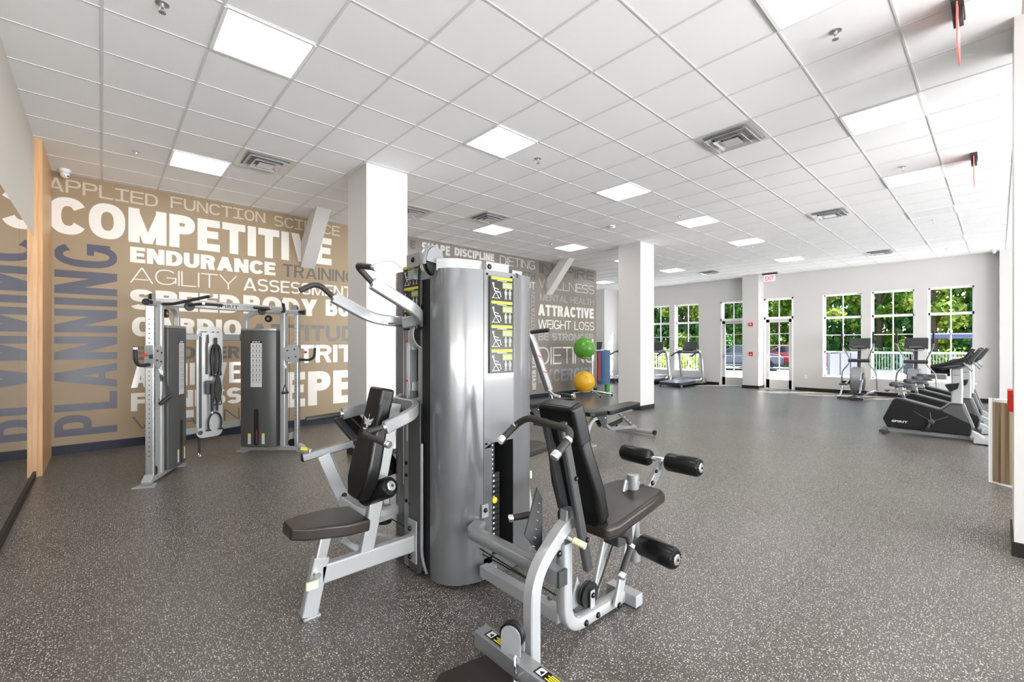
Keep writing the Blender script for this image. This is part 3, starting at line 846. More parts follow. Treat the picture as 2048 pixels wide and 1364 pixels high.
# wall devices
r = thing('fire_strobe', (16.0, 5.6, 2.1), 'small red and white fire alarm strobe on the pilaster', 'fire alarm')
mb = MB(); mb.b2((15.96, 5.54, 2.08), (16.0, 5.66, 2.20)); mb.build('strobe_body', 'red', r)
mb = MB(); mb.b2((15.945, 5.57, 2.13), (15.96, 5.63, 2.16)); mb.build('strobe_lens', 'white', r)
r = thing('pull_station', (16.0, 5.6, 1.13), 'small red fire alarm pull station on the pilaster below the strobe', 'fire alarm')
mb = MB(); mb.b2((15.965, 5.54, 1.10), (16.0, 5.65, 1.22)); mb.build('station_body', 'red', r)
mb = MB(); mb.b2((15.955, 5.57, 1.13), (15.965, 5.62, 1.15)); mb.build('pull_handle', 'white', r)
def outlet(loc, axis, lab):
    x, y, z = loc
    r = thing('wall_outlet', loc, lab, 'outlet')
    mb = MB()
    if axis == 'y':
        mb.b2((x - 0.06, y - 0.006, z - 0.06), (x + 0.06, y, z + 0.06)); mb.build('cover_plate', 'white', r)
        mb = MB()
        for dx in (-0.025, 0.025):
            for dz in (-0.025, 0.02): mb.b2((x + dx - 0.012, y - 0.008, z + dz - 0.012), (x + dx + 0.012, y - 0.006, z + dz + 0.012))
    else:
        mb.b2((x - 0.006, y - 0.04, z - 0.06), (x, y + 0.04, z + 0.06)); mb.build('cover_plate', 'white', r)
        mb = MB()
        for dz in (-0.03, 0.02): mb.b2((x - 0.008, y - 0.015, z + dz - 0.012), (x - 0.006, y + 0.015, z + dz + 0.012))
    mb.build('socket_face', 'frame_white', r)
outlet((1.0, YW - 0.005, 0.40), 'y', 'white double outlet on the tan mural behind the accessory board')
outlet((XW, 4.14, 0.45), 'x', 'white outlet on the window wall right of the glass doors')

r = thing('alarm_box', (5.12, -0.075, 1.02), 'bright red box on the side of the foreground column above the striped counter', 'alarm box')
mb = MB(); mb.b2((5.02, -0.078, 0.98), (5.24, -0.047, 1.14)); mb.build('box_body', 'red', r, bev=0.004)
mb = MB(); mb.b2((5.00, -0.078, 1.0), (5.02, -0.060, 1.12)); mb.build('box_door', 'red', r)

# striped curved counter behind the foreground column
r = thing('reception_counter', (7.3, -0.5, 0), 'curved low counter clad in brown striped laminate with a white top, right edge', 'counter')
arc = [(6.94, -0.95), (6.925, -0.5), (6.92, -0.25), (6.93, -0.15), (6.95, -0.08), (6.985, -0.01), (7.03, 0.035), (7.09, 0.06)]
inner = [(7.14, -0.95), (7.125, -0.5), (7.12, -0.25), (7.12, -0.18), (7.125, -0.12), (7.13, -0.08), (7.135, -0.06), (7.15, -0.04)]
poly = arc + inner[::-1]
mb = MB(); mb.prism(poly, (0, 0, 0), (1, 0, 0), (0, 1, 0), 0.02, 0.87); mb.build('counter_body', 'zebra', r)
mb = MB(); mb.prism([(x, y) for x, y in poly], (0, 0, 0), (1, 0, 0), (0, 1, 0), 0.87, 0.90); mb.prism(poly, (0, 0, 0), (1, 0, 0), (0, 1, 0), 0.0, 0.02); mb.build('counter_top', 'white', r)
mb = MB(); e = arc[-1]; f = inner[-1]; mb.b2((e[0] - 0.045, e[1] - 0.03, 0), (f[0], e[1] + 0.012, 0.9)); mb.build('end_post', 'white', r)

# ================================================================ MULTI-STATION GYM
gym = thing('multi_station_gym', (1.80, 2.55, 0), 'large grey four-stack weight machine with black padded seats in the foreground', 'weight machine')
def P(name, mb, m, lab=None, parent=gym, **k):
    o = mb.build(name, m, parent, **k)
    if lab: o['label'] = lab
    return o

ZT = 1.95
# near shroud: open curved sheet with rounded left end and a panel with a weight window
SH = [(1.50, 2.385), (1.50, 2.36), (1.508, 2.30), (1.535, 2.25), (1.58, 2.205), (1.64, 2.172), (1.70, 2.155), (1.735, 2.150)]
def sheet(mb, pts, z0, z1, t=0.006):
    n = len(pts); out = []
    for i, p in enumerate(pts):
        a = V(pts[max(0, i - 1)]); b_ = V(pts[min(n - 1, i + 1)]); d = (b_ - a).normalized()
        out.append((p[0] - d.y * t, p[1] + d.x * t))
    poly = list(pts) + out[::-1]
    mb.prism(poly, (0, 0, 0), (1, 0, 0), (0, 1, 0), z0, z1)
mb = MB(); sheet(mb, SH, 0.03, ZT); P('front_shroud', mb, 'shroud', ang=60)
# flat service panel with notch, then the rounded right edge
mb = MB()
PY = 2.150
mb.prism([(1.738, 0.84), (1.80, 0.87), (1.985, 0.87), (1.985, ZT), (1.738, ZT)], (0, PY, 0), (1, 0, 0), (0, 0, 1), -0.006, 0.002)
for x, z in ((1.755, 0.87), (1.94, 0.91), (1.76, 1.925), (1.965, 1.925)): bolt(mb.m(1), (x, PY - 0.002, z), (0, -1, 0), 0.006)
P('access_panel', mb, ['shroud', 'bolt'])
SH2 = [(1.985, 2.150), (2.06, 2.153), (2.13, 2.165), (2.17, 2.182), (2.195, 2.21), (2.20, 2.25), (2.20, 2.32)]
mb = MB(); sheet(mb, SH2, 0.03, ZT)
mb.b2((1.738, 2.150, 0.03), (1.805, 2.156, 0.84)); P('side_shroud', mb, 'shroud', ang=60)
mb = MB(); mb.prism([(1.735, 0.03), (1.985, 0.03), (1.985, 0.16), (1.735, 0.16)], (0, PY, 0), (1, 0, 0), (0, 0, 1), -0.006, 0.0); P('lower_panel', mb, 'shroud')
# back shroud on the far side
mb = MB(); sheet(mb, [(x, 5.14 - y) for x, y in ([(1.545, 2.49), (1.512, 2.43)] + SH[1:] + [(2.06, 2.153), (2.13, 2.165), (2.17, 2.182), (2.195, 2.21), (2.20, 2.32)])][::-1], 0.03, 1.98); P('rear_shroud', mb, 'shroud', ang=60)
# left side panel (faces -X) and black plates put in to make the gap dark
mb = MB(); mb.prism(rrect(2.475, 2.615, 0.03, 1.13, 0.02), (1.485, 0, 0), (0, 1, 0), (0, 0, 1), -0.005, 0.005)
for z in (0.45, 1.05): bolt(mb.m(1), (1.48, 2.60, z), (-1, 0, 0), 0.006)
P('side_panel', mb, ['shroud_dark', 'bolt'])
mb = MB(); mb.tube([(1.487, 2.462, 0.86), (1.487, 2.462, 0.14), (1.51, 2.44, 0.04)], 0.011, 10, 0.05); P('panel_edge_tube', mb, 'silver')
mb = MB(); mb.b2((1.56, 2.49, 0.05), (2.10, 2.60, 1.75)); mb.b2((1.515, 2.40, 0.05), (1.56, 2.50, 1.90)); P('gap_dark_plate', mb, 'gap')
# uprights
for nm, x0, x1, y0, y1, z1, m in (('upright', 1.49, 1.555, 2.63, 2.69, 1.70, 'silver'), ('upright', 1.53, 1.58, 2.50, 2.58, 1.70, 'silver'),
                                  ('upright', 1.60, 1.66, 2.78, 2.84, 1.98, 'shroud_dark'), ('upright', 2.10, 2.16, 2.50, 2.56, 1.98, 'silver')):
    mb = MB(); mb.b2((x0, y0, 0.02), (x1, y1, z1)); P(nm, mb, m, bev=0.004)
mb = MB()
for z in (0.45, 0.62, 0.7): bolt(mb, (1.49, 2.66, z), (-1, 0, 0), 0.011)
for z in (0.13, 0.31): bolt(mb, (1.45, 2.545, z), (-1, 0, 0), 0.014)
P('bolt_set', mb, 'bolt')
# long warning label strip on the rear upright and red marked label
mb = MB(); mb.b2((1.488, 2.695, 0.55), (1.489, 2.70, 1.6))
for k in range(34):
    z = 0.62 + k * 0.034; mb.b2((1.598, 2.785, z), (1.599, 2.805, z + 0.016))
P('measurement_scale', mb, 'white_label', 'white printed scale on dark upright')
mb = MB(); mb.b2((1.4885, 2.64, 0.85), (1.4895, 2.655, 1.5)); mb.m(1)
for z in (1.50, 1.24, 1.0): mb.b2((1.4875, 2.635, z), (1.4885, 2.68, z + 0.012))
P('warning_label', mb, ['white_label', 'red'], 'white label with red bars')
# top rails
mb = MB(); mb.bar([(1.505, 2.32, 1.975), (1.58, 2.235, 1.975), (1.735, 2.205, 1.975), (1.76, 2.205, 1.975)], 0.075, 0.012, (0, 0, 1), 0.12); P('top_rail', mb, 'silver2', ang=40)
mb = MB(); mb.b2((1.765, 2.16, 1.935), (1.955, 2.17, 2.005)); mb.b2((1.985, 2.16, 1.905), (2.075, 2.17, 1.975)); mb.m(1)
bolt(mb, (1.79, 2.16, 1.975), (0, -1, 0), 0.014); bolt(mb, (2.02, 2.16, 1.94), (0, -1, 0), 0.014)
P('top_bracket', mb, ['silver', 'bolt'])
mb = MB(); mb.b2((1.45, 2.50, 1.90), (2.15, 2.57, 1.96)); mb.b2((1.75, 2.17, 1.90), (1.81, 2.95, 1.95)); mb.b2((1.97, 2.17, 1.90), (2.03, 2.95, 1.95)); P('top_crossmember', mb, 'silver')
# front-left head plate with bolt
mb = MB(); mb.b2((1.472, 2.47, 1.985), (1.482, 2.625, 2.07)); mb.m(1); bolt(mb, (1.472, 2.545, 2.03), (-1, 0, 0), 0.014); P('head_plate', mb, ['silver', 'bolt'])
# big pulley wheel with guard
def pulley(c, ax, r, t, nm='pulley', par=gym):
    c = V(c); ax = V(ax).normalized()
    mb = MB(); mb.lathe(c - ax * t / 2, ax, [(0, r), (t * 0.2, r), (t * 0.4, r * 0.88), (t * 0.6, r * 0.88), (t * 0.8, r), (t, r)], 28)
    mb.m(1).lathe(c - ax * (t / 2 + 0.004), ax, [(0, r * 0.2), (t + 0.008, r * 0.2)], 14)
    return P(nm, mb, ['black', 'bolt'], parent=par)
pulley((1.50, 2.36, 2.00), (0.45, -1, 0), 0.088, 0.03)
mb = MB()
gp = [(0.10 * math.cos(a), 0.10 * math.sin(a)) for a in [math.radians(q) for q in range(0, 181, 15)]]
a0 = V((1.50, 2.36, 1.985)); rr = V((1, 0.45, 0)).normalized(); nn = V((0.45, -1, 0)).normalized()
mb.prism(gp, a0 + nn * 0.024, rr, (0, 0, 1), -0.003, 0.003)
mb.sweep([a0 + rr * x + V((0, 0, y)) for x, y in [(0.105 * math.cos(math.radians(q)), 0.105 * math.sin(math.radians(q))) for q in range(-10, 191, 10)]], rectprof(0.045, 0.006, 0.001), nn)
P('pulley_guard', mb, 'silver', ang=60)
pulley((1.80, 2.40, 1.99), (1, 0, 0), 0.05, 0.03)
mb = MB(); mb.tube([(1.28, 2.86, 1.97), (1.36, 2.80, 2.04), (1.44, 2.74, 2.05), (1.50, 2.70, 1.98)], 0.006, 8, 0.03); P('cable_loop', mb, 'white')

# exercise placards
def placard(o, r, u, w, h, panels, nm='exercise_placard'):
    o, r, u = V(o), V(r), V(u); n = r.cross(u)
    base_ = MB(); base_.prism([(0, 0), (w, 0), (w, h), (0, h)], o, r, u, 0, 0.003)
    pl = P(nm, base_, 'placard', 'black placard with yellow headings and white figures')
    mb = MB(); ph = h / panels
    def q(x0, y0, x1, y1, lift=0.0042):
        pp = [o + r * x + u * y + n * lift for x, y in ((x0, y0), (x1, y0), (x1, y1), (x0, y1))]
        mb.raw(pp, [(0, 1, 2, 3)])
    def seg(x0, y0, x1, y1, t):
        a = V((x0, y0)); b_ = V((x1, y1)); d = (b_ - a).normalized(); e = V((-d.y, d.x)) * t / 2
        pp = [o + r * p.x + u * p.y + n * 0.0046 for p in (a - e, b_ - e, b_ + e, a + e)]
        mb.raw(pp, [(0, 1, 2, 3)])
    for k in range(panels):
        mb = MB(); y = h - (k + 1) * ph
        q(w * 0.06, y + ph * 0.87, w * 0.94, y + ph * 0.985)
        P('placard_heading', mb, 'label_yellow', 'yellow heading bar', pl)
    for k in range(panels):
        mb = MB(); y = h - (k + 1) * ph
        q(w * 0.52, y + ph * 0.52, w * 0.94, y + ph * 0.80)
        P('placard_text_block', mb, 'label_green', 'olive text block', pl)
    mb = MB()
    for k in range(panels):
        y = h - (k + 1) * ph
        q(w * 0.3, y + ph * 0.825, w * 0.7, y + ph * 0.845)
        for a, b_ in ((0.70, 0.72), (0.64, 0.66), (0.58, 0.60)): q(w * 0.56, y + ph * a, w * 0.9, y + ph * b_, 0.005)
        s = ph
        # seated figure on a machine
        for (x0, y0, x1, y1, t) in ((0.14, 0.62, 0.20, 0.40, 0.05), (0.20, 0.38, 0.42, 0.36, 0.05), (0.42, 0.36, 0.46, 0.16, 0.035), (0.18, 0.52, 0.36, 0.46, 0.03),
                                    (0.22, 0.33, 0.12, 0.12, 0.03), (0.25, 0.33, 0.38, 0.12, 0.03), (0.08, 0.11, 0.42, 0.11, 0.02)):
            seg(x0 * w, y + y0 * s, x1 * w, y + y1 * s, t * s * 0.9)
        q(w * 0.10, y + ph * 0.64, w * 0.17, y + ph * 0.74)
        # two standing figures
        for cx in (0.66, 0.84):
            seg(cx * w, y + 0.30 * s, cx * w, y + 0.44 * s, 0.06 * s); seg((cx - 0.03) * w, y + 0.08 * s, (cx - 0.01) * w, y + 0.30 * s, 0.025 * s); seg((cx + 0.03) * w, y + 0.08 * s, (cx + 0.01) * w, y + 0.30 * s, 0.025 * s)
            seg((cx - 0.05) * w, y + 0.26 * s, (cx - 0.05) * w, y + 0.42 * s, 0.015 * s); seg((cx + 0.05) * w, y + 0.26 * s, (cx + 0.05) * w, y + 0.42 * s, 0.015 * s)
            q((cx - 0.02) * w, y + 0.455 * s, (cx + 0.02) * w, y + 0.50 * s)
    P('placard_figure', mb, 'white_label', 'white exercise figures', pl)
placard((1.775, PY - 0.010, 1.305), (1, 0, 0), (0, 0, 1), 0.20, 0.61, 4)
placard((1.484, 2.685, 1.58), (0, -1, 0), (0, 0, 1), 0.205, 0.42, 3)
mb = MB()
mb.b2((1.485, 2.48, 1.60), (1.492, 2.60, 1.97)); P('placard_bracket', mb, 'shroud_dark')

# weight stack in the panel window
mb = MB(); mb.b2((1.72, 2.34, 0.06), (2.0, 2.35, 0.90)); mb.b2((1.99, 2.16, 0.06), (1.995, 2.35, 0.90)); P('stack_recess', mb, 'gap')
for k in range(16):
    mb = MB(); z = 0.12 + k * 0.034; mb.b2((1.79, 2.19, z), (1.90, 2.30, z + 0.031)); mb.m(1)
    mb.b2((1.815, 2.189, z + 0.009), (1.828, 2.1895, z + 0.022)); mb.b2((1.845, 2.189, z + 0.009), (1.858, 2.1895, z + 0.022))
    P('weight_plate', mb, ['black', 'white_label'], bev=0.002)
for x in (1.81, 1.88):
    mb = MB(); mb.cyl((x, 2.24, 0.1), (x, 2.24, 1.9), 0.011, n=12); P('guide_rod', mb, 'chrome')
mb = MB(); mb.b2((1.83, 2.195, 0.67), (1.86, 2.285, 0.87))
for k in range(6): mb.m(1).lathe((1.845, 2.195, 0.69 + k * 0.03), (0, -1, 0), [(0, 0.006), (0.001, 0.006)], 8); 
P('selector_stem', mb, ['black', 'white_label'])
mb = MB(); mb.lathe((1.832, 2.19, 0.50), (0, -1, 0), [(0, 0.006), (0.02, 0.006), (0.022, 0.018), (0.035, 0.02), (0.04, 0.012)], 14); P('selector_pin', mb, 'yellow', 'yellow selector pin')
mb = MB(); mb.cyl((1.85, 2.24, 0.87), (1.85, 2.24, 1.9), 0.004, n=8); P('lift_cable', mb, 'black')

# base feet and bottom bracket plates of the tower
mb = MB()
for x, y in ((1.52, 2.66), (1.60, 2.80), (2.12, 2.52), (1.60, 2.3), (2.0, 2.3), (2.0, 2.85)): mb.cyl((x, y, 0), (x, y, 0.035), 0.022, n=12)
P('levelling_foot', mb, 'black')
mb = MB(); mb.b2((1.75, 2.10, 0.035), (1.80, 2.15, 0.12)); mb.b2((1.72, 2.138, 0.04), (1.80, 2.146, 0.115)); mb.m(1)
bolt(mb, (1.745, 2.138, 0.075), (0, -1, 0), 0.014); bolt(mb, (1.78, 2.10, 0.085), (0, -1, 0), 0.012); P('mount_bracket', mb, ['silver2', 'bolt'])
mb = MB(); mb.b2((1.715, 2.138, 0.42), (1.765, 2.146, 0.50)); mb.m(1); bolt(mb, (1.74, 2.138, 0.465), (0, -1, 0), 0.012); P('mount_bracket', mb, ['silver2', 'bolt'])
# cross rails seen through the gap on the left of the tower
mb = MB()
for z in (0.36, 1.18, 1.45): mb.b2((1.50, 2.60, z), (1.72, 2.66, z + 0.06))
P('cross_rail', mb, 'silver', bev=0.003)

# ---------- station 1 (towards the mural's left): shoulder press seat
S1 = 2.545
N = (0, 1, 0)
mb = MB(); mb.bar([(0.895, S1, 0.215), (1.48, S1, 0.215)], 0.055, 0.105, N); mb.b2((1.465, S1 - 0.05, 0.09), (1.475, S1 + 0.05, 0.36)); P('press_base_beam', mb, 'silver2', bev=0.003)
mb = MB(); mb.bar([(0.83, S1, 0.01), (0.895, S1, 0.31)], 0.055, 0.085, N); mb.b2((0.795, S1 - 0.035, 0.0), (0.885, S1 + 0.035, 0.012)); P('front_leg', mb, 'silver2', bev=0.003)
mb = MB(); mb.bar([(0.885, S1, 0.27), (0.93, S1, 0.46)], 0.045, 0.065, N); P('seat_post', mb, 'steel', bev=0.003)
mb = MB(); mb.cyl((0.86, S1 - 0.03, 0.235), (0.86, S1 - 0.055, 0.235), 0.018, n=12); mb.m(1); mb.b2((0.80, S1 - 0.062, 0.175), (0.86, S1 - 0.048, 0.215)); P('seat_adjuster', mb, ['chrome', 'yellow_pale'], 'worn yellow adjusting tab')
# seat cushion: hexagonal, narrow at the front
def pad(nm, poly, o, r, u, th, m='vinyl', bev=0.018, par=gym, lab=None):
    mb = MB(); mb.prism(poly, o, r, u, -th / 2, th / 2)
    return P(nm, mb, m, lab, parent=par, bev=bev, seg=3, ang=30)
seat_dir = V((1, 0, -0.09)).normalized()
pad('seat_cushion', [(-0.235, -0.07), (-0.16, -0.12), (0.03, -0.165), (0.17, -0.15), (0.17, 0.15), (0.03, 0.165), (-0.16, 0.12), (-0.235, 0.07)], (0.955, S1 + 0.015, 0.475), seat_dir, (0, 1, 0), 0.068, 'vinyl_brown', 0.014, lab='brown-black seat cushion')
# back post and back pad
mb = MB(); mb.bar([(1.155, S1, 0.255), (1.225, S1, 0.58), (1.34, S1, 1.12)], 0.05, 0.082, N); P('back_post', mb, 'silver2', bev=0.003)
bd = V((0.135, 0, 0.56)).normalized()          # pad direction, going up
bc = V((1.185, S1, 0.90))
outl = [(-0.07, -0.325), (0.07, -0.325), (0.125, -0.23), (0.13, -0.12), (0.105, 0.08), (0.08, 0.325), (-0.08, 0.325), (-0.105, 0.08), (-0.13, -0.12), (-0.125, -0.23)]
rdir = V((0, -1, 0))
pd = pad('back_cushion', outl, bc, rdir, bd, 0.085, 'vinyl', 0.022, lab='black back cushion with silver eagle emblem')
nrm = rdir.cross(bd)
if nrm.x > 0: nrm = -nrm
mb = MB(); mb.prism([(-0.088, 0.0), (0.088, 0.0), (0.084, 0.12), (-0.084, 0.12)], bc + bd * 0.21, rdir, bd, -0.0455, 0.0455); P('head_sleeve', mb, 'vinyl', parent=pd, bev=0.018, seg=3)
# emblem
mb = MB(); eo = bc + bd * 0.115 + nrm * 0.0445
def emb(p): mb.raw([eo + V((0, -1, 0)) * x + bd * y for x, y in p], [tuple(range(len(p)))])
emb([(-0.012, -0.03), (0.012, -0.03), (0.014, 0.015), (0, 0.03), (-0.014, 0.015)])
emb([(-0.014, 0.0), (-0.014, 0.016), (-0.065, 0.032), (-0.05, 0.010)]); emb([(-0.014, -0.015), (-0.014, -0.002), (-0.05, 0.006), (-0.04, -0.012)])
emb([(0.014, 0.0), (0.05, 0.010), (0.065, 0.032), (0.014, 0.016)]); emb([(0.014, -0.015), (0.04, -0.012), (0.05, 0.006), (0.014, -0.002)])
emb([(-0.045, -0.045), (0.045, -0.045), (0.045, -0.035), (-0.045, -0.035)]); emb([(-0.03, -0.058), (0.03, -0.058), (0.03, -0.050), (-0.03, -0.050)]); emb([(-0.005, 0.034), (0.005, 0.034), (0.004, 0.05), (-0.004, 0.05)])
P('emblem', mb, 'white_label', 'silver winged emblem', pd)
# roller pad behind the seat
def roller(a, b_, r, nm='roller_pad', par=gym):
    a, b_ = V(a), V(b_); ax = (b_ - a).normalized(); L = (b_ - a).length
    mb = MB(); mb.lathe(a, ax, [(0, r * 0.55), (0.004, r * 0.85), (0.018, r), (L - 0.018, r), (L - 0.004, r * 0.85), (L, r * 0.55)], 28)
    for k in range(16):
        t = 2 * PI * k / 16
        rr_ = V((0, 0, 1)); aa = (rr_ - ax * rr_.dot(ax)).normalized(); bb = ax.cross(aa)
        c = b_ + (aa * math.cos(t) + bb * math.sin(t)) * r * 0.68
        mb.sphere(c, r * 0.09, 6)
    o = P(nm, mb, 'vinyl', parent=par)
    mb = MB(); mb.lathe(b_ - ax * 0.002, ax, [(0, r * 0.5), (0.006, r * 0.5), (0.01, r * 0.42)], 22); mb.m(1).lathe(b_ + ax * 0.008, ax, [(0, r * 0.13), (0.004, r * 0.12)], 12)
    P('roller_cap', mb, ['steel', 'bolt'], parent=o)
    return o
roller((1.17, 2.60, 0.565), (1.245, 2.40, 0.66), 0.062)
# press arms: forked bow
PB = [(1.13, 2.83, 1.045), (1.36, 2.82, 1.085), (1.455, 2.74, 1.10), (1.455, 2.47, 1.10), (1.37, 2.36, 1.075), (1.18, 2.35, 1.015)]
mb = MB(); mb.sweep(fillet(PB, 0.10, 7), rectprof(0.072, 0.04), (0, 0, 1)); P('press_arm', mb, 'silver', ang=40)
mb = MB(); mb.sweep([(1.44, 2.56, 1.10), (1.75, 2.56, 1.15)], rectprof(0.055, 0.045), (0, 0, 1)); mb.sweep([(1.42, 2.72, 1.10), (1.62, 2.80, 1.16)], rectprof(0.05, 0.04), (0, 0, 1)); P('press_lever', mb, 'silver', bev=0.003)
def grip(path, r, fil=0.04, collar=True, cap=True, par=gym, nm='hand_grip', lab=None):
    pts = [V(p) for p in path]
    mb = MB(); mb.tube(pts, r, 14, fil); g = P(nm, mb, 'grip', lab, parent=par, ang=60)
    d = (pts[1] - pts[0]).normalized(); e = (pts[-1] - pts[-2]).normalized()
    if collar: mb = MB(); mb.lathe(pts[0] - d * 0.018, d, [(0, r * 0.9), (0.002, r * 1.25), (0.018, r * 1.25), (0.02, r)], 16); P('grip_collar', mb, 'chrome', 'chrome collar', parent=g, ang=50)
    if cap: mb = MB(); mb.lathe(pts[-1] - e * 0.002, e, [(0, r * 1.18), (0.022, r * 1.18), (0.026, r * 1.0)], 16)
    if cap: P('grip_cap', mb, 'chrome', 'chrome end cap', parent=g, ang=50)
    return g
grip([(1.165, 2.35, 1.018), (1.045, 2.35, 1.003), (1.10, 2.17, 0.965)], 0.0165, 0.045)
grip([(1.115, 2.83, 1.043), (0.915, 2.85, 1.03)], 0.0165, cap=False)

# pull-down arms on the tower top
mb = MB(); mb.sweep(fillet([(1.13, 2.40, 1.835), (1.40, 2.40, 1.70), (1.50, 2.48, 1.645), (1.44, 2.60, 1.625)], 0.08, 7), rectprof(0.07, 0.042), (0, 0, 1)); P('pulldown_arm', mb, 'silver', ang=40)
mb = MB(); mb.sweep(fillet([(1.08, 2.85, 1.785), (1.34, 2.85, 1.66), (1.50, 2.78, 1.64), (1.50, 2.52, 1.64)], 0.10, 7), rectprof(0.07, 0.042), (0, 0, 1)); P('pulldown_arm', mb, 'silver', ang=40)
mb = MB(); mb.prism([(1.36, 2.66), (1.50, 2.50), (1.52, 2.62), (1.46, 2.76)], (0, 0, 1.615), (1, 0, 0), (0, 1, 0), 0, 0.012); P('arm_gusset', mb, 'shroud_dark')
mb = MB(); mb.sweep([(1.47, 2.52, 1.65), (1.66, 2.52, 1.56)], rectprof(0.05, 0.055), (0, 1, 0)); mb.m(1); bolt(mb, (1.565, 2.494, 1.60), (0, -1, 0), 0.015); P('pulldown_lever', mb, ['silver', 'bolt'])
mb = MB(); mb.lathe((1.57, 2.55, 1.555), (0, 1, 0), [(0, 0.095), (0.035, 0.095)], 30); P('cam_wheel', mb, 'black')
mb = MB(); mb.sweep([(1.57 + 0.098 * math.cos(math.radians(q)), 2.565, 1.555 + 0.098 * math.sin(math.radians(q))) for q in range(150, 361, 10)], rectprof(0.05, 0.008, 0.001), (0, 1, 0)); P('cam_rim', mb, 'silver2')
grip([(1.125, 2.40, 1.84), (1.035, 2.40, 1.925), (1.06, 2.235, 1.895)], 0.017, 0.04)
grip([(1.075, 2.85, 1.79), (0.985, 2.86, 1.87), (0.885, 2.87, 1.815)], 0.017, 0.05, cap=False)

# ---------- station 2 (far side): leg/ab bench with backrest, seat and calf rail
S2x = 1.12
mb = MB(); mb.bar([(0.985, 3.12, 0.735), (1.28, 3.02, 0.805)], 0.05, 0.055, (0, 0, 1)); P('adjust_rail', mb, 'silver', bev=0.003)
mb = MB(); mb.bar([(1.18, 3.055, 0.785), (1.33, 3.0, 0.82)], 0.04, 0.04, (0, 0, 1)); mb.m(1).b2((0.975, 3.10, 0.71), (0.985, 3.14, 0.76)); P('rail_slider', mb, ['chrome', 'black'])
mb = MB(); mb.lathe((1.02, 3.10, 0.765), (0, 0, 1), [(0, 0.012), (0.02, 0.012)], 12); mb.m(1).box((0.98, 3.09, 0.80), (0.038, 0.02, 0.02), Euler((0, 0.3, 0.5))); P('rail_knob', mb, ['chrome', 'yellow'], 'yellow pull tab')
mb = MB(); mb.bar([(1.10, 3.07, 0.745), (1.24, 3.0, 0.36), (1.30, 2.98, 0.20)], 0.05, 0.085, (0.4, 1, 0)); mb.m(1); bolt(mb, (1.205, 2.985, 0.47), (-0.3, -1, 0), 0.013); P('rail_post', mb, ['silver2', 'bolt'])
mb = MB(); mb.sweep(fillet([(1.20, 3.0, 0.44), (1.28, 2.86, 0.36), (1.45, 2.80, 0.34), (1.62, 2.86, 0.36)], 0.08, 5), rectprof(0.06, 0.06), (0, 0, 1)); P('rear_base_beam', mb, 'silver2', ang=40)
mb = MB(); mb.sweep([(1.26, 2.93, 0.20), (1.50, 2.66, 0.16)], rectprof(0.06, 0.06), (0, 0, 1)); mb.sweep([(1.2, 2.99, 0.17), (1.33, 2.97, 0.05)], rectprof(0.05, 0.05), (0, 1, 0)); P('rear_brace', mb, 'silver2', bev=0.003)
o2 = V((1.36, 3.02, 0.83)); up2 = V((-0.52, 0.10, 0.72)).normalized(); rr2 = V((0.15, -1, 0.2)).normalized(); rr2 = (rr2 - up2 * rr2.dot(up2)).normalized()
pad('rear_backrest', [(-0.10, -0.30), (0.10, -0.30), (0.125, -0.1), (0.09, 0.24), (-0.09, 0.24), (-0.125, -0.1)], o2, rr2, up2, 0.075, 'vinyl', 0.02, lab='black leaning backrest')
mb = MB(); mb.bar([o2 - up2 * 0.34 - V((0.07, 0, 0.0)), o2 + up2 * 0.2 - V((0.07, 0, 0.0))], 0.04, 0.05, rr2); P('backrest_frame', mb, 'charcoal', bev=0.003)
mb = MB(); mb.bar([(1.33, 3.02, 0.80), (1.45, 2.92, 0.62), (1.47, 2.90, 0.36)], 0.045, 0.05, (0.3, 1, 0), 0.05); P('backrest_hinge', mb, 'silver', bev=0.003)
pad('rear_seat', [(-0.17, -0.15), (0.17, -0.12), (0.17, 0.12), (-0.17, 0.15)], (1.62, 3.05, 0.60), V((0.96, 0, 0.12)).normalized(), (0, 1, 0), 0.06, 'vinyl_brown', 0.016, lab='brown-black rear seat')
mb = MB(); mb.lathe((1.36, 2.78, 0.66), (-0.3, -1, 0), [(0, 0.02), (0.04, 0.02), (0.045, 0.012)], 14); mb.tube([(1.40, 2.95, 0.64), (1.36, 2.80, 0.66)], 0.012, 8); P('seat_release_knob', mb, 'chrome')
mb = MB(); mb.prism([(0.0, -0.05), (0.12, -0.06), (0.15, 0.0), (0.10, 0.05), (0.02, 0.04)], (1.33, 2.80, 0.315), (1, 0.2, 0), (0, 1, 0), 0, 0.02); mb.m(1); bolt(mb, (1.40, 2.82, 0.335), (0, 0, 1), 0.01); P('pulley_plate', mb, ['silver2', 'bolt'])
pulley((1.41, 2.82, 0.295), (0, 0, 1), 0.05, 0.03)
mb = MB(); mb.tube([(1.45, 2.85, 0.30), (1.50, 2.72, 0.26), (1.52, 2.62, 0.22)], 0.004, 6); P('low_cable', mb, 'black')

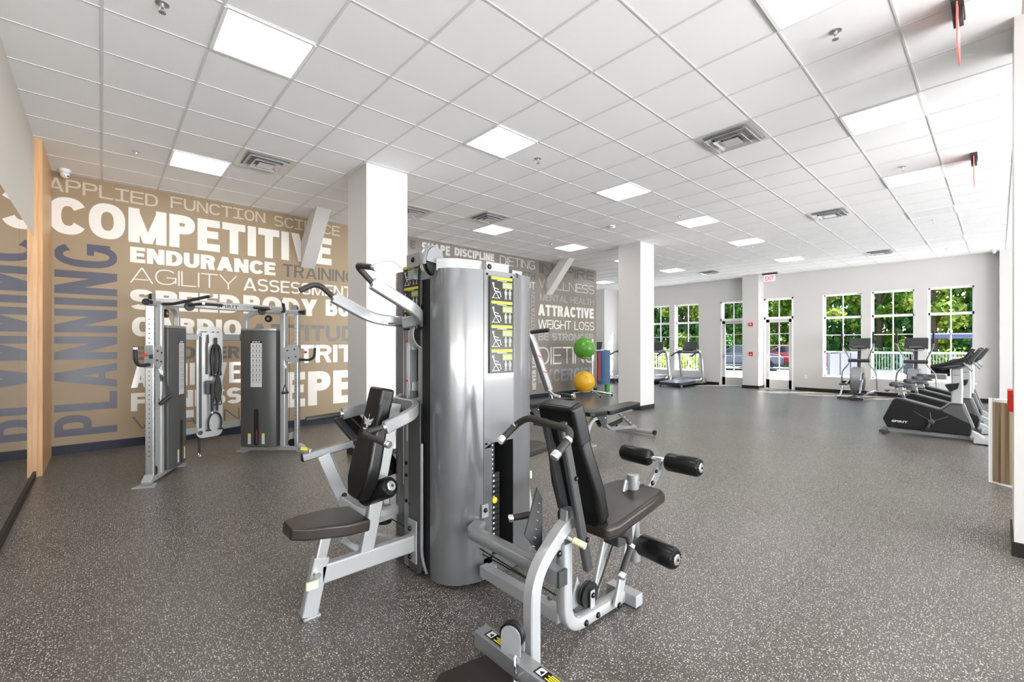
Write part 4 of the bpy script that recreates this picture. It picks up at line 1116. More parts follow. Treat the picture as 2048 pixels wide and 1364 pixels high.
# ---------- station 3 (front): seat facing the windows, with backrest, rollers and footplate on one curved frame
S3 = 1.47
mb = MB(); mb.bar([(1.70, 2.14, 0.385), (1.595, 2.09, 0.385), (1.60, 1.98, 0.385), (1.60, 1.50, 0.385)], 0.055, 0.075, (0, 0, 1), 0.11); mb.m(1).b2((1.571, 1.385, 0.347), (1.629, 1.40, 0.422)); 
P('connecting_beam_upper', mb, ['silver', 'charcoal'], ang=50)
mb = MB(); mb.b2((1.571, 1.40, 0.35), (1.629, 1.62, 0.42)); P('beam_end', mb, 'silver', bev=0.003)
mb = MB(); mb.b2((1.68, 1.49, 0.085), (1.74, 2.12, 0.15)); P('connecting_beam_lower', mb, 'silver2', bev=0.004)
mb = MB(); mb.tube([(1.70, 1.49, 0.21), (1.70, 2.14, 0.24)], 0.004, 6); mb.tube([(1.72, 1.49, 0.20), (1.72, 2.14, 0.20)], 0.004, 6); P('drive_cable', mb, 'black')
# S-shaped main tube: from the footplate up and over to the seat hinge
FR = [(1.455, S3 - 0.02, 0.02), (1.455, S3 - 0.02, 0.42), (1.66, S3, 0.555), (1.75, S3, 0.60)]
mb = MB(); mb.bar(FR, 0.062, 0.062, N, 0.16); P('front_main_tube', mb, 'silver2', ang=40)
mb = MB(); mb.bar([(1.705, S3, 0.50), (1.705, S3, 0.06), (2.20, S3, 0.045)], 0.062, 0.062, N, 0.13); mb.m(1)
for x in (1.84, 1.94): bolt(mb, (x, S3 - 0.031, 0.05), (0, -1, 0), 0.013)
P('curved_base_tube', mb, ['silver2', 'bolt'], ang=60)
mb = MB(); mb.prism([(1.60, 0.50), (1.70, 0.40), (1.70, 0.54)], (0, S3, 0), (1, 0, 0), (0, 0, 1), -0.004, 0.004); mb.m(1); bolt(mb, (1.66, S3 - 0.006, 0.455), (0, -1, 0), 0.014); P('frame_gusset', mb, ['silver2', 'bolt'])
mb = MB(); mb.bar([(1.73, S3, 0.57), (1.735, S3, 0.66)], 0.05, 0.075, N); P('seat_hinge_post', mb, 'silver', bev=0.003)
mb = MB(); mb.cyl((1.70, S3 - 0.02, 0.53), (1.70, S3 - 0.065, 0.53), 0.012, n=12); mb.m(1).cyl((1.70, S3 - 0.065, 0.53), (1.715, S3 - 0.125, 0.515), 0.016, n=12); P('frame_pin', mb, ['chrome', 'yellow_pale'], 'worn yellow grip of the locking pin')
mb = MB(); mb.prism([(1.50, 0.57), (1.62, 0.42), (1.62, 0.72), (1.585, 0.78)], (0, 1.545, 0), (1, 0, 0), (0, 0, 1), -0.004, 0.004); mb.m(1)
for k in range(6): bolt(mb, (1.555 + 0.008 * k, 1.541, 0.50 + 0.04 * k), (0, -1, 0), 0.004)
P('adjusting_plate', mb, ['charcoal', 'chrome'], 'charcoal plate with a row of holes')
# backrest frame: two charcoal bars
for y in (1.545, 1.395):
    mb = MB(); mb.bar([(1.80, y, 0.36 if y < 1.5 else 0.58), (1.60 if y < 1.5 else 1.655, y, 1.115)], 0.034, 0.05, N); mb.m(1)
    if y < 1.5:
        for x, z in ((1.685, 0.84), (1.77, 0.52)): bolt(mb, (x, y - 0.017, z), (0, -1, 0), 0.010)
    P('backrest_bar', mb, ['charcoal', 'bolt'])
b3 = V((-0.185, 0, 0.60)).normalized(); c3 = V((1.785, S3 + 0.01, 0.86))
bout = [(-0.10, -0.34), (0.10, -0.34), (0.15, -0.26), (0.155, -0.1), (0.125, 0.12), (0.115, 0.34), (-0.115, 0.34), (-0.125, 0.12), (-0.155, -0.1), (-0.15, -0.26)]
p3 = pad('seat_backrest', bout, c3, V((0, 1, 0)), b3, 0.085, 'vinyl', 0.024, lab='black backrest cushion facing the windows')
mb = MB(); mb.prism([(-0.125, 0.0), (0.125, 0.0), (0.12, 0.22), (-0.12, 0.22)], c3 + b3 * 0.135, (0, 1, 0), b3, -0.05, 0.05); P('head_sleeve', mb, 'vinyl', parent=p3, bev=0.024, seg=3)
mb = MB(); mb.prism([(-0.035, -0.14), (0.0, -0.14), (0.0, 0.10), (-0.035, 0.10)], c3 - V((0.0465, 0, 0.0)) , (0, 1, 0), b3, -0.004, 0.0); P('backrest_label', mb, 'white_label', 'white label on the back of the cushion', p3)
mb = MB(); mb.tube([(1.655, 1.53, 1.255), (1.66, 1.50, 1.235), (1.66, 1.46, 1.23)], 0.008, 6); P('cushion_hook', mb, 'chrome')
# seat cushion
sdir = V((0.60, 0, 0.055)).normalized()
pad('front_seat', [(-0.30, -0.17), (-0.22, -0.19), (0.12, -0.175), (0.27, -0.165), (0.31, -0.13), (0.31, 0.13), (0.27, 0.165), (0.16, 0.19), (0.06, 0.17), (-0.22, 0.19), (-0.30, 0.17)], (2.13, S3, 0.575), sdir, (0, 1, 0), 0.075, 'vinyl_brown', 0.026, lab='brown-black seat cushion')
# handle bow behind the backrest
mb = MB(); mb.tube([(1.50, 1.70, 1.012), (1.60, 1.70, 1.075), (1.583, 1.60, 1.12), (1.572, 1.45, 1.11), (1.53, 1.29, 1.11), (1.47, 1.235, 1.09), (1.395, 1.24, 1.035)], 0.0175, 14, 0.05)
hb = P('handle_bow', mb, 'grip', 'bent black rubber handle bow', ang=60)
for a, b_ in (((1.50, 1.70, 1.012), (1.56, 1.70, 1.05)), ((1.395, 1.24, 1.035), (1.442, 1.237, 1.07))):
    a, b_ = V(a), V(b_); d = (b_ - a).normalized(); mb = MB()
    mb.lathe(a - d * 0.028, d, [(0, 0.018), (0.004, 0.021), (0.03, 0.021)], 16); P('grip_cap', mb, 'chrome', 'chrome end cap', hb); mb = MB(); mb.lathe(b_ + d * 0.012, d, [(0, 0.0185), (0.001, 0.021), (0.014, 0.021), (0.015, 0.0185)], 16)
    P('grip_collar', mb, 'chrome', 'chrome collar', hb)
mb = MB(); mb.b2((1.585, 1.37, 1.085), (1.60, 1.57, 1.115)); P('handle_clamp', mb, 'charcoal')
# lower side handles
grip([(1.65, 1.60, 0.62), (1.55, 1.68, 0.60)], 0.0165, collar=False)
grip([(1.93, 1.36, 0.52), (1.97, 1.27, 0.515), (1.955, 1.25, 0.47)], 0.0165, 0.03, collar=False, cap=False, nm='side_grip_bend')
grip([(1.955, 1.25, 0.465), (1.86, 1.235, 0.375)], 0.0175)
mb = MB(); mb.bar([(2.10, S3 - 0.05, 0.50), (2.10, S3 - 0.05, 0.40)], 0.1, 0.14, N); P('seat_bracket', mb, 'charcoal', bev=0.004)
# front legs and leg-extension post
mb = MB(); mb.bar([(2.02, S3 + 0.06, 0.07), (2.20, S3 + 0.06, 0.54)], 0.03, 0.055, N); P('seat_support', mb, 'silver2', bev=0.003)
mb = MB(); mb.bar([(2.085, S3 - 0.05, 0.05), (2.25, S3 - 0.05, 0.50)], 0.024, 0.06, N); mb.m(1); bolt(mb, (2.09, S3 - 0.063, 0.055), (0, -1, 0), 0.014); P('seat_support', mb, ['silver2', 'bolt'])
mb = MB(); mb.cyl((2.345, S3, 0.20), (2.325, S3, 0.70), 0.034, n=22); mb.lathe((2.325, S3, 0.695), (0, 0, 1), [(0, 0.036), (0.02, 0.036), (0.022, 0.028)], 22); P('leg_extension_post', mb, 'silver', bev=0)
mb = MB(); mb.bar([(2.24, S3 + 0.03, 0.48), (2.30, S3 + 0.02, 0.68)], 0.02, 0.06, N); mb.m(1); bolt(mb, (2.40, S3 - 0.02, 0.63), (0.3, -1, 0), 0.014); mb.m(0).bar([(2.33, S3, 0.58), (2.39, S3, 0.66), (2.40, S3, 0.60)], 0.02, 0.03, N, 0.03); P('pivot_bracket', mb, ['silver', 'bolt'])
mb = MB(); mb.bar([(2.34, S3, 0.50), (2.50, S3, 0.585), (2.635, S3, 0.71)], 0.03, 0.06, N, 0.04); mb.m(1); bolt(mb, (2.52, S3 - 0.015, 0.625), (0, -1, 0), 0.013); bolt(mb, (2.565, S3 - 0.015, 0.69), (0, -1, 0), 0.01); P('roller_arm', mb, ['silver', 'bolt'])
mb = MB(); mb.cyl((2.64, S3 - 0.10, 0.745), (2.64, S3 + 0.10, 0.745), 0.016, n=14); mb.b2((2.62, S3 - 0.02, 0.69), (2.66, S3 + 0.02, 0.76)); P('roller_axle', mb, 'chrome')
roller((2.64, S3 + 0.065, 0.745), (2.64, S3 + 0.28, 0.75), 0.055)
roller((2.64, S3 - 0.045, 0.745), (2.65, S3 - 0.26, 0.745), 0.058)
mb = MB(); mb.cyl((2.32, S3 - 0.02, 0.335), (2.29, S3 - 0.09, 0.34), 0.022, n=14); mb.b2((2.305, S3 - 0.045, 0.28), (2.385, S3 - 0.02, 0.35)); P('roller_axle', mb, 'silver')
roller((2.275, S3 - 0.08, 0.345), (2.265, S3 - 0.305, 0.335), 0.060)
# base pulley
mb = MB(); mb.b2((2.20, S3 - 0.10, 0.008), (2.27, S3 + 0.10, 0.075)); P('base_foot', mb, 'silver2', bev=0.004)
mb = MB(); mb.b2((1.76, S3 - 0.02, 0.07), (1.80, S3 + 0.10, 0.10)); mb.prism([(1.80, 0.08), (1.93, 0.08), (1.88, 0.24)], (0, S3 + 0.06, 0), (1, 0, 0), (0, 0, 1), -0.003, 0.003); P('pulley_mount', mb, 'silver2')
pulley((1.925, S3 + 0.02, 0.145), (0, 1, 0), 0.068, 0.028)
mb = MB(); mb.b2((1.91, S3 - 0.008, 0.07), (1.945, S3 - 0.002, 0.175)); mb.m(1); bolt(mb, (1.928, S3 - 0.008, 0.15), (0, -1, 0), 0.012); P('pulley_strap', mb, ['silver2', 'bolt'])
mb = MB(); mb.tube([(1.72, 1.60, 0.16), (1.80, S3 + 0.02, 0.085), (1.95, S3 + 0.02, 0.075), (2.0, S3 + 0.02, 0.13), (2.16, S3 + 0.02, 0.36), (2.28, S3 + 0.02, 0.44)], 0.005, 8, 0.04); P('extension_cable', mb, 'black')

# ---------- low row footplate at the very front
mb = MB(); mb.b2((1.315, 1.00, 0.04), (1.39, 1.70, 0.115)); P('footplate_beam', mb, 'silver', bev=0.004)
fp = MB(); fp.prism([(1.32, 1.62), (1.10, 1.66), (0.98, 1.60), (0.93, 1.40), (0.95, 1.10), (1.32, 1.05)], (0, 0, 0), (1, 0, 0.0), (0, 1, 0), 0.03, 0.042)
fpo = P('footplate', fp, 'vinyl_brown', 'worn brown rubber footplate', bev=0.004)
mb = MB(); mb.tube([(1.12, 1.50, 0.062), (1.16, 1.34, 0.07), (1.20, 1.1, 0.08)], 0.022, 12, 0.03); P('foot_roll', mb, 'grip', parent=fpo)
mb = MB(); mb.prism([(0.048 * math.cos(math.radians(q)) , 0.075 + 0.048 * math.sin(math.radians(q))) for q in range(0, 181, 12)] + [(-0.048, 0.0), (0.048, 0.0)], (1.355, 1.47, 0.115), (0.35, -0.94, 0), (0, 0, 1), 0.018, 0.024)
mb.m(1); bolt(mb, (1.379, 1.478, 0.19) , (0.94, 0.35, 0), 0.012)
P('pulley_housing', mb, ['silver2', 'bolt'], ang=50)
pulley((1.352, 1.47, 0.19), (0.94, 0.35, 0), 0.058, 0.03)
mb = MB(); mb.prism([(0.048 * math.cos(math.radians(q)) , 0.075 + 0.048 * math.sin(math.radians(q))) for q in range(0, 181, 12)] + [(-0.048, 0.0), (0.048, 0.0)], (1.355, 1.47, 0.115), (0.35, -0.94, 0), (0, 0, 1), -0.024, -0.018); P('pulley_housing', mb, 'silver2', ang=50)
def warn(y0):
    mb = MB(); mb.b2((1.332, y0, 0.1155), (1.378, y0 + 0.17, 0.117)); w_ = P('warning_label', mb, 'placard', 'black label with yellow lines of text')
    mb = MB()
    for k in range(4): mb.b2((1.337 + k * 0.010, y0 + 0.006, 0.1172), (1.343 + k * 0.010, y0 + 0.11 - 0.012 * (k % 2), 0.1178))
    P('label_text', mb, 'yellow', 'yellow printed lines', w_)
    mb = MB(); mb.b2((1.336, y0 + 0.125, 0.1172), (1.374, y0 + 0.160, 0.1178)); mb.m(1)
    mb.prism([(1.340, y0 + 0.130), (1.352, y0 + 0.150), (1.366, y0 + 0.132)], (0, 0, 0), (1, 0, 0), (0, 1, 0), 0.1178, 0.1184); P('label_pictogram', mb, ['white_label', 'placard'], parent=w_)
warn(1.475); warn(1.15)
mb = MB()
def link(mb, c, d, u, L=0.05, w=0.022, r=0.0035):
    c, d, u = V(c), V(d).normalized(), V(u).normalized()
    pts = [c + d * (math.cos(t) * L / 2) + u * (math.sin(t) * w / 2) for t in [2 * PI * k / 14 for k in range(15)]]
    mb.tube(pts, r, 8)
link(mb, (1.315, 1.40, 0.105), (0.0, -0.3, -1), (1, 0.3, 0), 0.075, 0.03, 0.005)
link(mb, (1.30, 1.385, 0.06), (1, 0.2, -0.4), (0, 1, 0.2), 0.045); link(mb, (1.27, 1.37, 0.05), (1, 0.4, 0), (0, 0, 1), 0.042); link(mb, (1.24, 1.355, 0.048), (1, 0.3, 0), (0, 1, 0), 0.042)
link(mb, (1.215, 1.34, 0.05), (1, 0.7, 0), (0, 0, 1), 0.042); link(mb, (1.20, 1.30, 0.05), (0.2, 1, 0), (1, 0, 0), 0.05)
P('snap_hook_chain', mb, 'chrome', 'bright steel snap hook and chain')

# ---------- station 4 (far right): high row arm and seat
mb = MB(); mb.sweep(fillet([(2.50, 2.62, 1.66), (2.62, 2.62, 1.55), (2.71, 2.62, 1.36), (2.84, 2.62, 1.09)], 0.10, 6), rectprof(0.055, 0.055), N)
P('row_arm', mb, 'silver', ang=60)
mb = MB(); mb.cyl((2.84, 2.62, 1.09), (2.88, 2.62, 1.0), 0.014, n=12); P('row_arm_shaft', mb, 'chrome')
mb = MB()
for (x, z) in ((2.70, 1.385), (2.765, 1.25)): mb.box((x, 2.591, z), (0.06, 0.002, 0.008), Euler((0, 0.3, 0)))
P('arm_stripe', mb, 'red', 'red stripe')
grip([(2.56, 2.56, 1.585), (2.60, 2.40, 1.60)], 0.0165, collar=False, cap=False)
grip([(2.84, 2.55, 1.065), (2.85, 2.37, 1.06)], 0.0165, collar=False)
mb = MB(); mb.sweep([(2.16, 2.60, 1.62), (2.55, 2.62, 1.63)], rectprof(0.055, 0.055), N); P('row_lever', mb, 'silver', bev=0.003)
pad('far_seat', [(-0.20, -0.15), (0.17, -0.13), (0.20, 0.0), (0.17, 0.13), (-0.20, 0.15)], (2.74, 2.80, 0.57), V((1, 0, 0.05)).normalized(), (0, 1, 0), 0.065, 'vinyl_brown', 0.018, lab='brown-black far seat')
mb = MB(); mb.bar([(2.69, 2.70, 0.01), (2.60, 2.72, 0.55)], 0.05, 0.06, N); mb.b2((2.64, 2.66, 0.0), (2.74, 2.74, 0.012)); mb.bar([(2.66, 2.70, 0.20), (2.20, 2.62, 0.20)], 0.05, 0.07, N); P('far_seat_leg', mb, 'silver2', bev=0.003)
mb = MB(); mb.b2((2.65, 2.66, 0.36), (2.67, 2.68, 0.42)); P('adjuster_tab', mb, 'yellow_pale')

# ================================================================ FUNCTIONAL CABLE TRAINER (by the mural)
ct = thing('cable_machine', (0, 0, 0), 'silver dual-tower cable machine with charcoal weight covers standing against the tan mural', 'cable machine')
def C(name, mb, m, lab=None, parent=None, **k):
    o = mb.build(name, m, parent or ct, **k)
    if lab: o['label'] = lab
    return o
def arm_frame(s):
    d = V((-0.5, 0.866, 0)) if s > 0 else V((0.66, 0.751, 0)); n = V((-d.y * s, d.x * s, 0)); o = V((0.85 * s, 0, 0))
    return d, n, lambda t, w, z: o + d * t + n * w + V((0, 0, z))
def rotz(v): return Euler((0, 0, math.atan2(v.y, v.x)))
for s in (-1, 1):
    d, n, T = arm_frame(s); R = rotz(d)
    # base and feet
    mb = MB(); mb.sweep([T(-0.02, 0, 0.045), T(0.78, 0, 0.045)], rectprof(0.06, 0.06), (0, 0, 1))
    mb.sweep([T(-0.10, 0, 0.03), T(-0.02, 0, 0.09)], rectprof(0.09, 0.05), n)
    for t in (-0.09, 0.74):
        c = T(t, 0, 0.008)
        mb.prism([(-0.075, -0.10), (0.075, -0.07), (0.075, 0.07), (-0.075, 0.10)], c, d, n, -0.008, 0.008)
    C('base_rail', mb, 'silver2', ang=50, bev=0.003)
    # chrome guide post with holes
    mb = MB(); mb.sweep([T(0.0, 0, 0.08), T(0.0, 0, 1.89)], rectprof(0.05, 0.075), d); mb.m(1)
    for k in range(30):
        z = 0.30 + k * 0.05
        c = T(0.0, 0.0, z) - d * 0.0255
        mb.lathe(c, -d, [(0, 0.006), (0.0006, 0.006)], 8)
        c = T(0.0, 0.0, z) + n * 0.038
        mb.lathe(c, n, [(0, 0.006), (0.0006, 0.006)], 8)
    C('guide_post', mb, ['steel', 'gap'])
    mb = MB(); mb.sweep([T(0.185, 0, 0.07), T(0.185, 0, 1.92)], rectprof(0.075, 0.10, 0.012), d); mb.sweep([T(0.09, -0.02, 0.06), T(0.09, -0.02, 0.25)], rectprof(0.05, 0.06), d)
    C('main_upright', mb, 'silver2', bev=0.004)
    mb = MB(); mb.cyl(T(0.11, 0, 0.1), T(0.11, 0, 1.86), 0.003, n=8); C('pull_cable', mb, 'black')
    mb = MB(); mb.lathe(T(0.06, 0.01, 0.12), n, [(-0.015, 0.055), (0.015, 0.055)], 20); C('floor_pulley', mb, 'black')
    # top rail of the tower and rear arch
    mb = MB(); mb.sweep(fillet([T(-0.09, 0, 1.93), T(0.60, 0, 1.93), T(0.72, 0, 1.86), T(0.72, 0, 1.68)], 0.13, 6), rectprof(0.055, 0.06), n); C('tower_arch', mb, 'silver2', ang=40)
    mb = MB(); mb.sweep([T(-0.10, 0, 1.93), T(-0.03, 0, 1.93)], rectprof(0.07, 0.07, 0.02), n); C('rail_bumper', mb, 'black')
    mb = MB(); mb.lathe(T(0.40, 0, 1.84), n, [(-0.012, 0.048), (0.012, 0.048)], 22); mb.m(1).lathe(T(0.40, 0, 1.84), n, [(0.012, 0.02), (0.018, 0.018)], 12); C('arch_pulley', mb, ['black', 'silver'])
    mb = MB(); mb.lathe(T(0.03, 0, 1.985), n, [(-0.012, 0.045), (0.012, 0.045)], 22)
    mb.m(1).box(T(0.03, 0.02, 1.985), (0.08, 0.006, 0.09), R); C('top_pulley', mb, ['black', 'silver'])
    # weight cover
    mb = MB()
    prof = [(0.255, -0.07), (0.60, -0.08), (0.735, -0.06), (0.735, 0.09), (0.62, 0.115), (0.36, 0.115), (0.255, 0.07)]
    o0 = T(0, 0, 0)
    pts = [(d * t + n * w) for t, w in prof]
    mb.prism([(o0.x + p.x, o0.y + p.y) for p in pts], (0, 0, 0), (1, 0, 0), (0, 1, 0), 0.075, 1.67)
    cov = C('weight_cover', mb, 'shroud_dark', 'charcoal weight stack cover', bev=0.008)
    mb = MB(); mb.prism([(o0.x + p.x, o0.y + p.y) for p in pts], (0, 0, 0), (1, 0, 0), (0, 1, 0), 1.67, 1.70); C('cover_top', mb, 'silver', parent=cov, bev=0.004)
    # placard with rows of pictograms
    r = -d if s > 0 else d
    u = V((0, 0, 1)); fw = 0.1165
    def face(mb, t0, t1, z0, z1, w):
        a, b_ = T(t0, w, z0), T(t1, w, z0); c, e = T(t1, w, z1), T(t0, w, z1)
        mb.raw([a, b_, c, e], [(0, 1, 2, 3)])
    tc_ = 0.505
    mb = MB(); mb.m(0); face(mb, tc_ - 0.077, tc_ + 0.077, 0.90, 1.50, fw); mb.m(1); face(mb, tc_ - 0.077, tc_ + 0.077, 1.50, 1.53, fw)
    mb.m(2)
    for k in range(1, 9): z = 1.50 - k * 0.0665; face(mb, tc_ - 0.077, tc_ + 0.077, z, z + 0.003, fw + 0.001)
    for k in range(8):
        for q in (-0.045, 0.0, 0.045):
            z = 1.50 - (k + 1) * 0.0665 + 0.012; face(mb, tc_ + q - 0.005, tc_ + q + 0.003, z, z + 0.03, fw + 0.001); face(mb, tc_ + q - 0.010, tc_ + q + 0.008, z + 0.018, z + 0.022, fw + 0.001); face(mb, tc_ + q - 0.003, tc_ + q + 0.003, z + 0.033, z + 0.040, fw + 0.001)
    pl = C('exercise_placard', mb, ['white_label', 'placard', 'charcoal'], 'white placard with rows of small exercise drawings', cov)
    mb = MB(); lettering(mb, 'SPIRIT', T(tc_ + 0.06 * (1 if s > 0 else -1), fw, 1.504), r, u, 0.12, 0.022, 0.03, 0.0015); C('brand_lettering', mb, 'white_label', 'white word SPIRIT', cov)
    # slot with weight numbers, two small stickers
    mb = MB(); a, b_ = tc_ - 0.03, tc_ + 0.03
    o_ = T(tc_, fw, 0)
    mb.prism(rrect(-0.033, 0.033, 0.10, 0.60, 0.03), o_, r, u, -0.001, 0.001); mb.m(1)
    mb.prism([(-0.006, 0.12), (0.018, 0.12), (0.018, 0.30), (-0.006, 0.30)], o_, r, u, 0.001, 0.002)
    mb.m(2)
    for k in range(9): mb.prism([(0.0, 0.14 + k * 0.022), (0.012, 0.14 + k * 0.022), (0.012, 0.148 + k * 0.022), (0.0, 0.148 + k * 0.022)], o_, r, u, 0.002, 0.0026)
    C('stack_slot', mb, ['gap', 'charcoal', 'red'], 'black slot showing the weight stack', cov)
    for q in (-0.095, 0.095):
        mb = MB(); mb.prism([(q - 0.02, 0.12), (q + 0.02, 0.12), (q + 0.02, 0.24), (q - 0.02, 0.24)], o_, r, u, -0.001, 0.001); mb.m(1)
        mb.prism([(q - 0.02, 0.24), (q + 0.02, 0.24), (q + 0.02, 0.265), (q - 0.02, 0.265)], o_, r, u, -0.001, 0.001); C('warning_sticker', mb, ['white_label', 'yellow'], 'white sticker with a yellow head', cov)
    # pulley carriage with handle
    zc = 1.355
    mb = MB(); mb.sweep([T(0, 0, zc - 0.12), T(0, 0, zc + 0.12)], rectprof(0.065, 0.095), d)
    C('carriage', mb, 'silver', bev=0.004)
    mb = MB(); mb.lathe(T(0.05, 0.055, zc), n, [(-0.004, 0.125), (0.004, 0.125)], 30); mb.m(1)
    for q in range(4): bolt(mb, T(0.05 + 0.07 * math.cos(q * 1.57 + .6), 0.06, zc + 0.07 * math.sin(q * 1.57 + .6)), n, 0.008)
    C('carriage_disc', mb, ['silver2', 'bolt'])
    mb = MB(); mb.lathe(T(0.075, 0.02, zc), n, [(-0.02, 0.11), (0.02, 0.11)], 30); C('carriage_pulley', mb, 'charcoal')
    mb = MB(); mb.tube([T(-0.03, 0, zc - 0.085), T(-0.16, -0.03, zc - 0.09), T(-0.22, -0.04, zc - 0.05), T(-0.23, -0.04, zc + 0.08)], 0.018, 12, 0.07); gr = C('carriage_handle', mb, 'grip', ang=60)
    mb = MB(); mb.cyl(T(-0.23, -0.04, zc + 0.078), T(-0.23, -0.04, zc + 0.10), 0.020, n=14); C('handle_cap', mb, 'white', parent=gr)
    mb = MB(); mb.cyl(T(-0.03, 0, zc + 0.02), T(-0.10, -0.01, zc + 0.02), 0.008, n=10); mb.m(1); mb.lathe(T(-0.10, -0.01, zc + 0.02), -d, [(0, 0.018), (0.025, 0.016)], 14); C('release_pin', mb, ['steel', 'red'], 'release pin with a red knob')
# crossbeam with pull-up grips
mb = MB(); mb.sweep([(-0.79, 0.16, 1.955), (0.77, 0.16, 1.955)], rectprof(0.06, 0.095, 0.012), (0, 1, 0)); cb = C('crossbeam', mb, 'silver2', bev=0.004)
mb = MB(); lettering(mb, 'SPIRIT', (-0.13, 0.129, 1.932), (1, 0, 0), (0, 0, 1), 0.26, 0.045, 0.02); C('brand_lettering', mb, 'charcoal', 'dark word SPIRIT on the beam', cb)
for sx in (-1, 1):
    c = 0.34 * sx
    mb = MB(); mb.tube([(c * 2.05, 0.10, 1.93), (c * 1.9, -0.02, 1.93), (c * 1.25 , -0.34, 2.02)], 0.017, 12, 0.03); g = C('pull_up_grip', mb, 'grip', ang=60)
    mb = MB(); mb.cyl((c * 1.25, -0.34, 2.02), (c * 1.24, -0.362, 2.026), 0.019, n=12); C('grip_cap', mb, 'chrome', parent=g)
    mb = MB(); mb.tube([(c * 1.25, 0.12, 1.94), (c * 1.23, -0.05, 1.945), (c * 1.1, -0.11, 1.945), (c * 0.55, -0.11, 1.945)], 0.017, 12, 0.04); g = C('pull_up_grip', mb, 'grip', ang=60)
    mb = MB(); mb.cyl((c * 1.1, -0.11, 1.945), (c * 1.17, -0.10, 1.945), 0.021, n=12); C('grip_cap', mb, 'chrome', parent=g)
    mb = MB(); mb.lathe((c * 1.25, 0.125, 1.925), (0, -1, 0), [(0, 0.055), (0.012, 0.05)], 18); C('grip_plate', mb, 'charcoal', parent=cb)
# two rear cross bars
for z in (1.575, 0.40):
    mb = MB(); mb.sweep([(-0.40, 0.56, z), (0.50, 0.64, z)], rectprof(0.05, 0.085), (0, 1, 0)); C('rear_crossbar', mb, 'silver', bev=0.004)
# accessory board on the bars
mb = MB(); mb.prism(rrect(-0.155, 0.155, -0.71, 0.71, 0.075, 6), (0.0, 0.562, 1.0), (1, 0, 0), (0, 0, 1), -0.004, 0.004); bd_ = C('accessory_board', mb, 'silver2', 'pale grey rounded board hung with accessories', ang=50)
mb = MB(); mb.lathe((-0.11, 0.557, 0.36), (0, -1, 0), [(0, 0.028), (0.002, 0.028), (0.002, 0.018)], 18)
C('board_ring', mb, 'charcoal', parent=bd_)
for x in (-0.10, -0.06, 0.03, 0.09): mb = MB(); mb.cyl((x, 0.56, 1.64), (x, 0.52, 1.645), 0.006, n=8); C('board_hook', mb, 'charcoal', parent=bd_)
ROT = Matrix.Rotation(math.radians(17.2), 4, 'Z')
CTL = V((1.19, 6.35, 0))
ct.location = CTL; ct.rotation_euler = (0, 0, math.radians(17.2))

# hanging attachments: each a thing of its own, in the same frame
def attach(name, lab, cat, group=None):
    r = thing(name, (0, 0, 0), lab, cat, group); r.location = CTL; r.rotation_euler = (0, 0, math.radians(17.2)); return r
def A(name, mb, m, par, **k):
    l = par.location.copy(); par.location = (0, 0, 0); o = mb.build(name, m, par, **k); par.location = l; return o
by = 0.550
r = attach('resistance_strap', 'long thin black strap hanging down the left edge of the accessory board', 'strap')
mb = MB(); mb.b2((-0.125, by - 0.005, 0.42), (-0.10, by + 0.005, 1.62)); A('strap_web', mb, 'charcoal', r)
mb = MB(); link(mb, (-0.112, by - 0.008, 1.60), (0, 0, 1), (1, 0, 0), 0.05, 0.025); A('strap_hook', mb, 'chrome', r)
r = attach('stability_strap', 'short black strap hanging second from the left on the accessory board', 'strap')
mb = MB(); mb.b2((-0.052, by - 0.005, 1.10), (-0.025, by + 0.005, 1.50)); mb.tube([(-0.04, by - 0.005, 1.50), (-0.03, by - 0.01, 1.62), (-0.02, by - 0.005, 1.50)], 0.006, 8, 0.02); A('strap_web', mb, 'charcoal', r)
r = attach('triceps_rope', 'looped black braided rope at the top right of the accessory board', 'rope')
mb = MB(); mb.tube([(0.02, by - 0.02, 1.10), (0.005, by - 0.02, 1.30), (0.02, by - 0.02, 1.44), (0.06, by - 0.02, 1.49), (0.10, by - 0.02, 1.44), (0.115, by - 0.02, 1.30), (0.10, by - 0.02, 1.10)], 0.018, 10, 0.05); A('rope_loop', mb, 'black', r, ang=60)
mb = MB(); mb.b2((0.045, by - 0.03, 1.06), (0.072, by - 0.01, 1.57)); mb.cyl((0.02, by - 0.02, 1.075), (0.02, by - 0.02, 1.13), 0.026, n=12); mb.cyl((0.10, by - 0.02, 1.075), (0.10, by - 0.02, 1.13), 0.026, n=12); A('rope_end', mb, 'black', r)
r = attach('ankle_cuff', 'black padded ankle cuff with strap on the right of the accessory board', 'cuff')
mb = MB(); mb.prism([(0.02 * 1 + 0.045 * math.cos(t) + 0.06, 0.16 * math.sin(t) * (1 - 0.15 * math.cos(2 * t)) + 0.90) for t in [2 * PI * k / 24 for k in range(24)]], (0, by - 0.03, 0), (1, 0, 0), (0, 0, 1), -0.012, 0.012); A('cuff_pad', mb, 'grip', r, bev=0.005)
mb = MB(); mb.b2((0.06, by - 0.03, 0.62), (0.085, by - 0.022, 0.80)); mb.tube([(0.04, by - 0.02, 0.80), (0.02, by - 0.02, 0.70), (0.13, by - 0.02, 0.70), (0.115, by - 0.02, 0.80)], 0.006, 8, 0.01); A('cuff_strap', mb, 'black', r)
r = attach('row_handle', 'black V-shaped close grip handle in the middle of the accessory board', 'handle')
mb = MB(); mb.prism(rrect(-0.065, 0.035, 0.84, 1.02, 0.03), (0, by - 0.02, 0), (1, 0, 0), (0, 0, 1), -0.01, 0.01); A('handle_pad', mb, 'charcoal', r)
mb = MB(); mb.cyl((0.0, by - 0.045, 0.62), (0.0, by - 0.045, 0.98), 0.017, n=12); A('handle_bar', mb, 'grip', r)
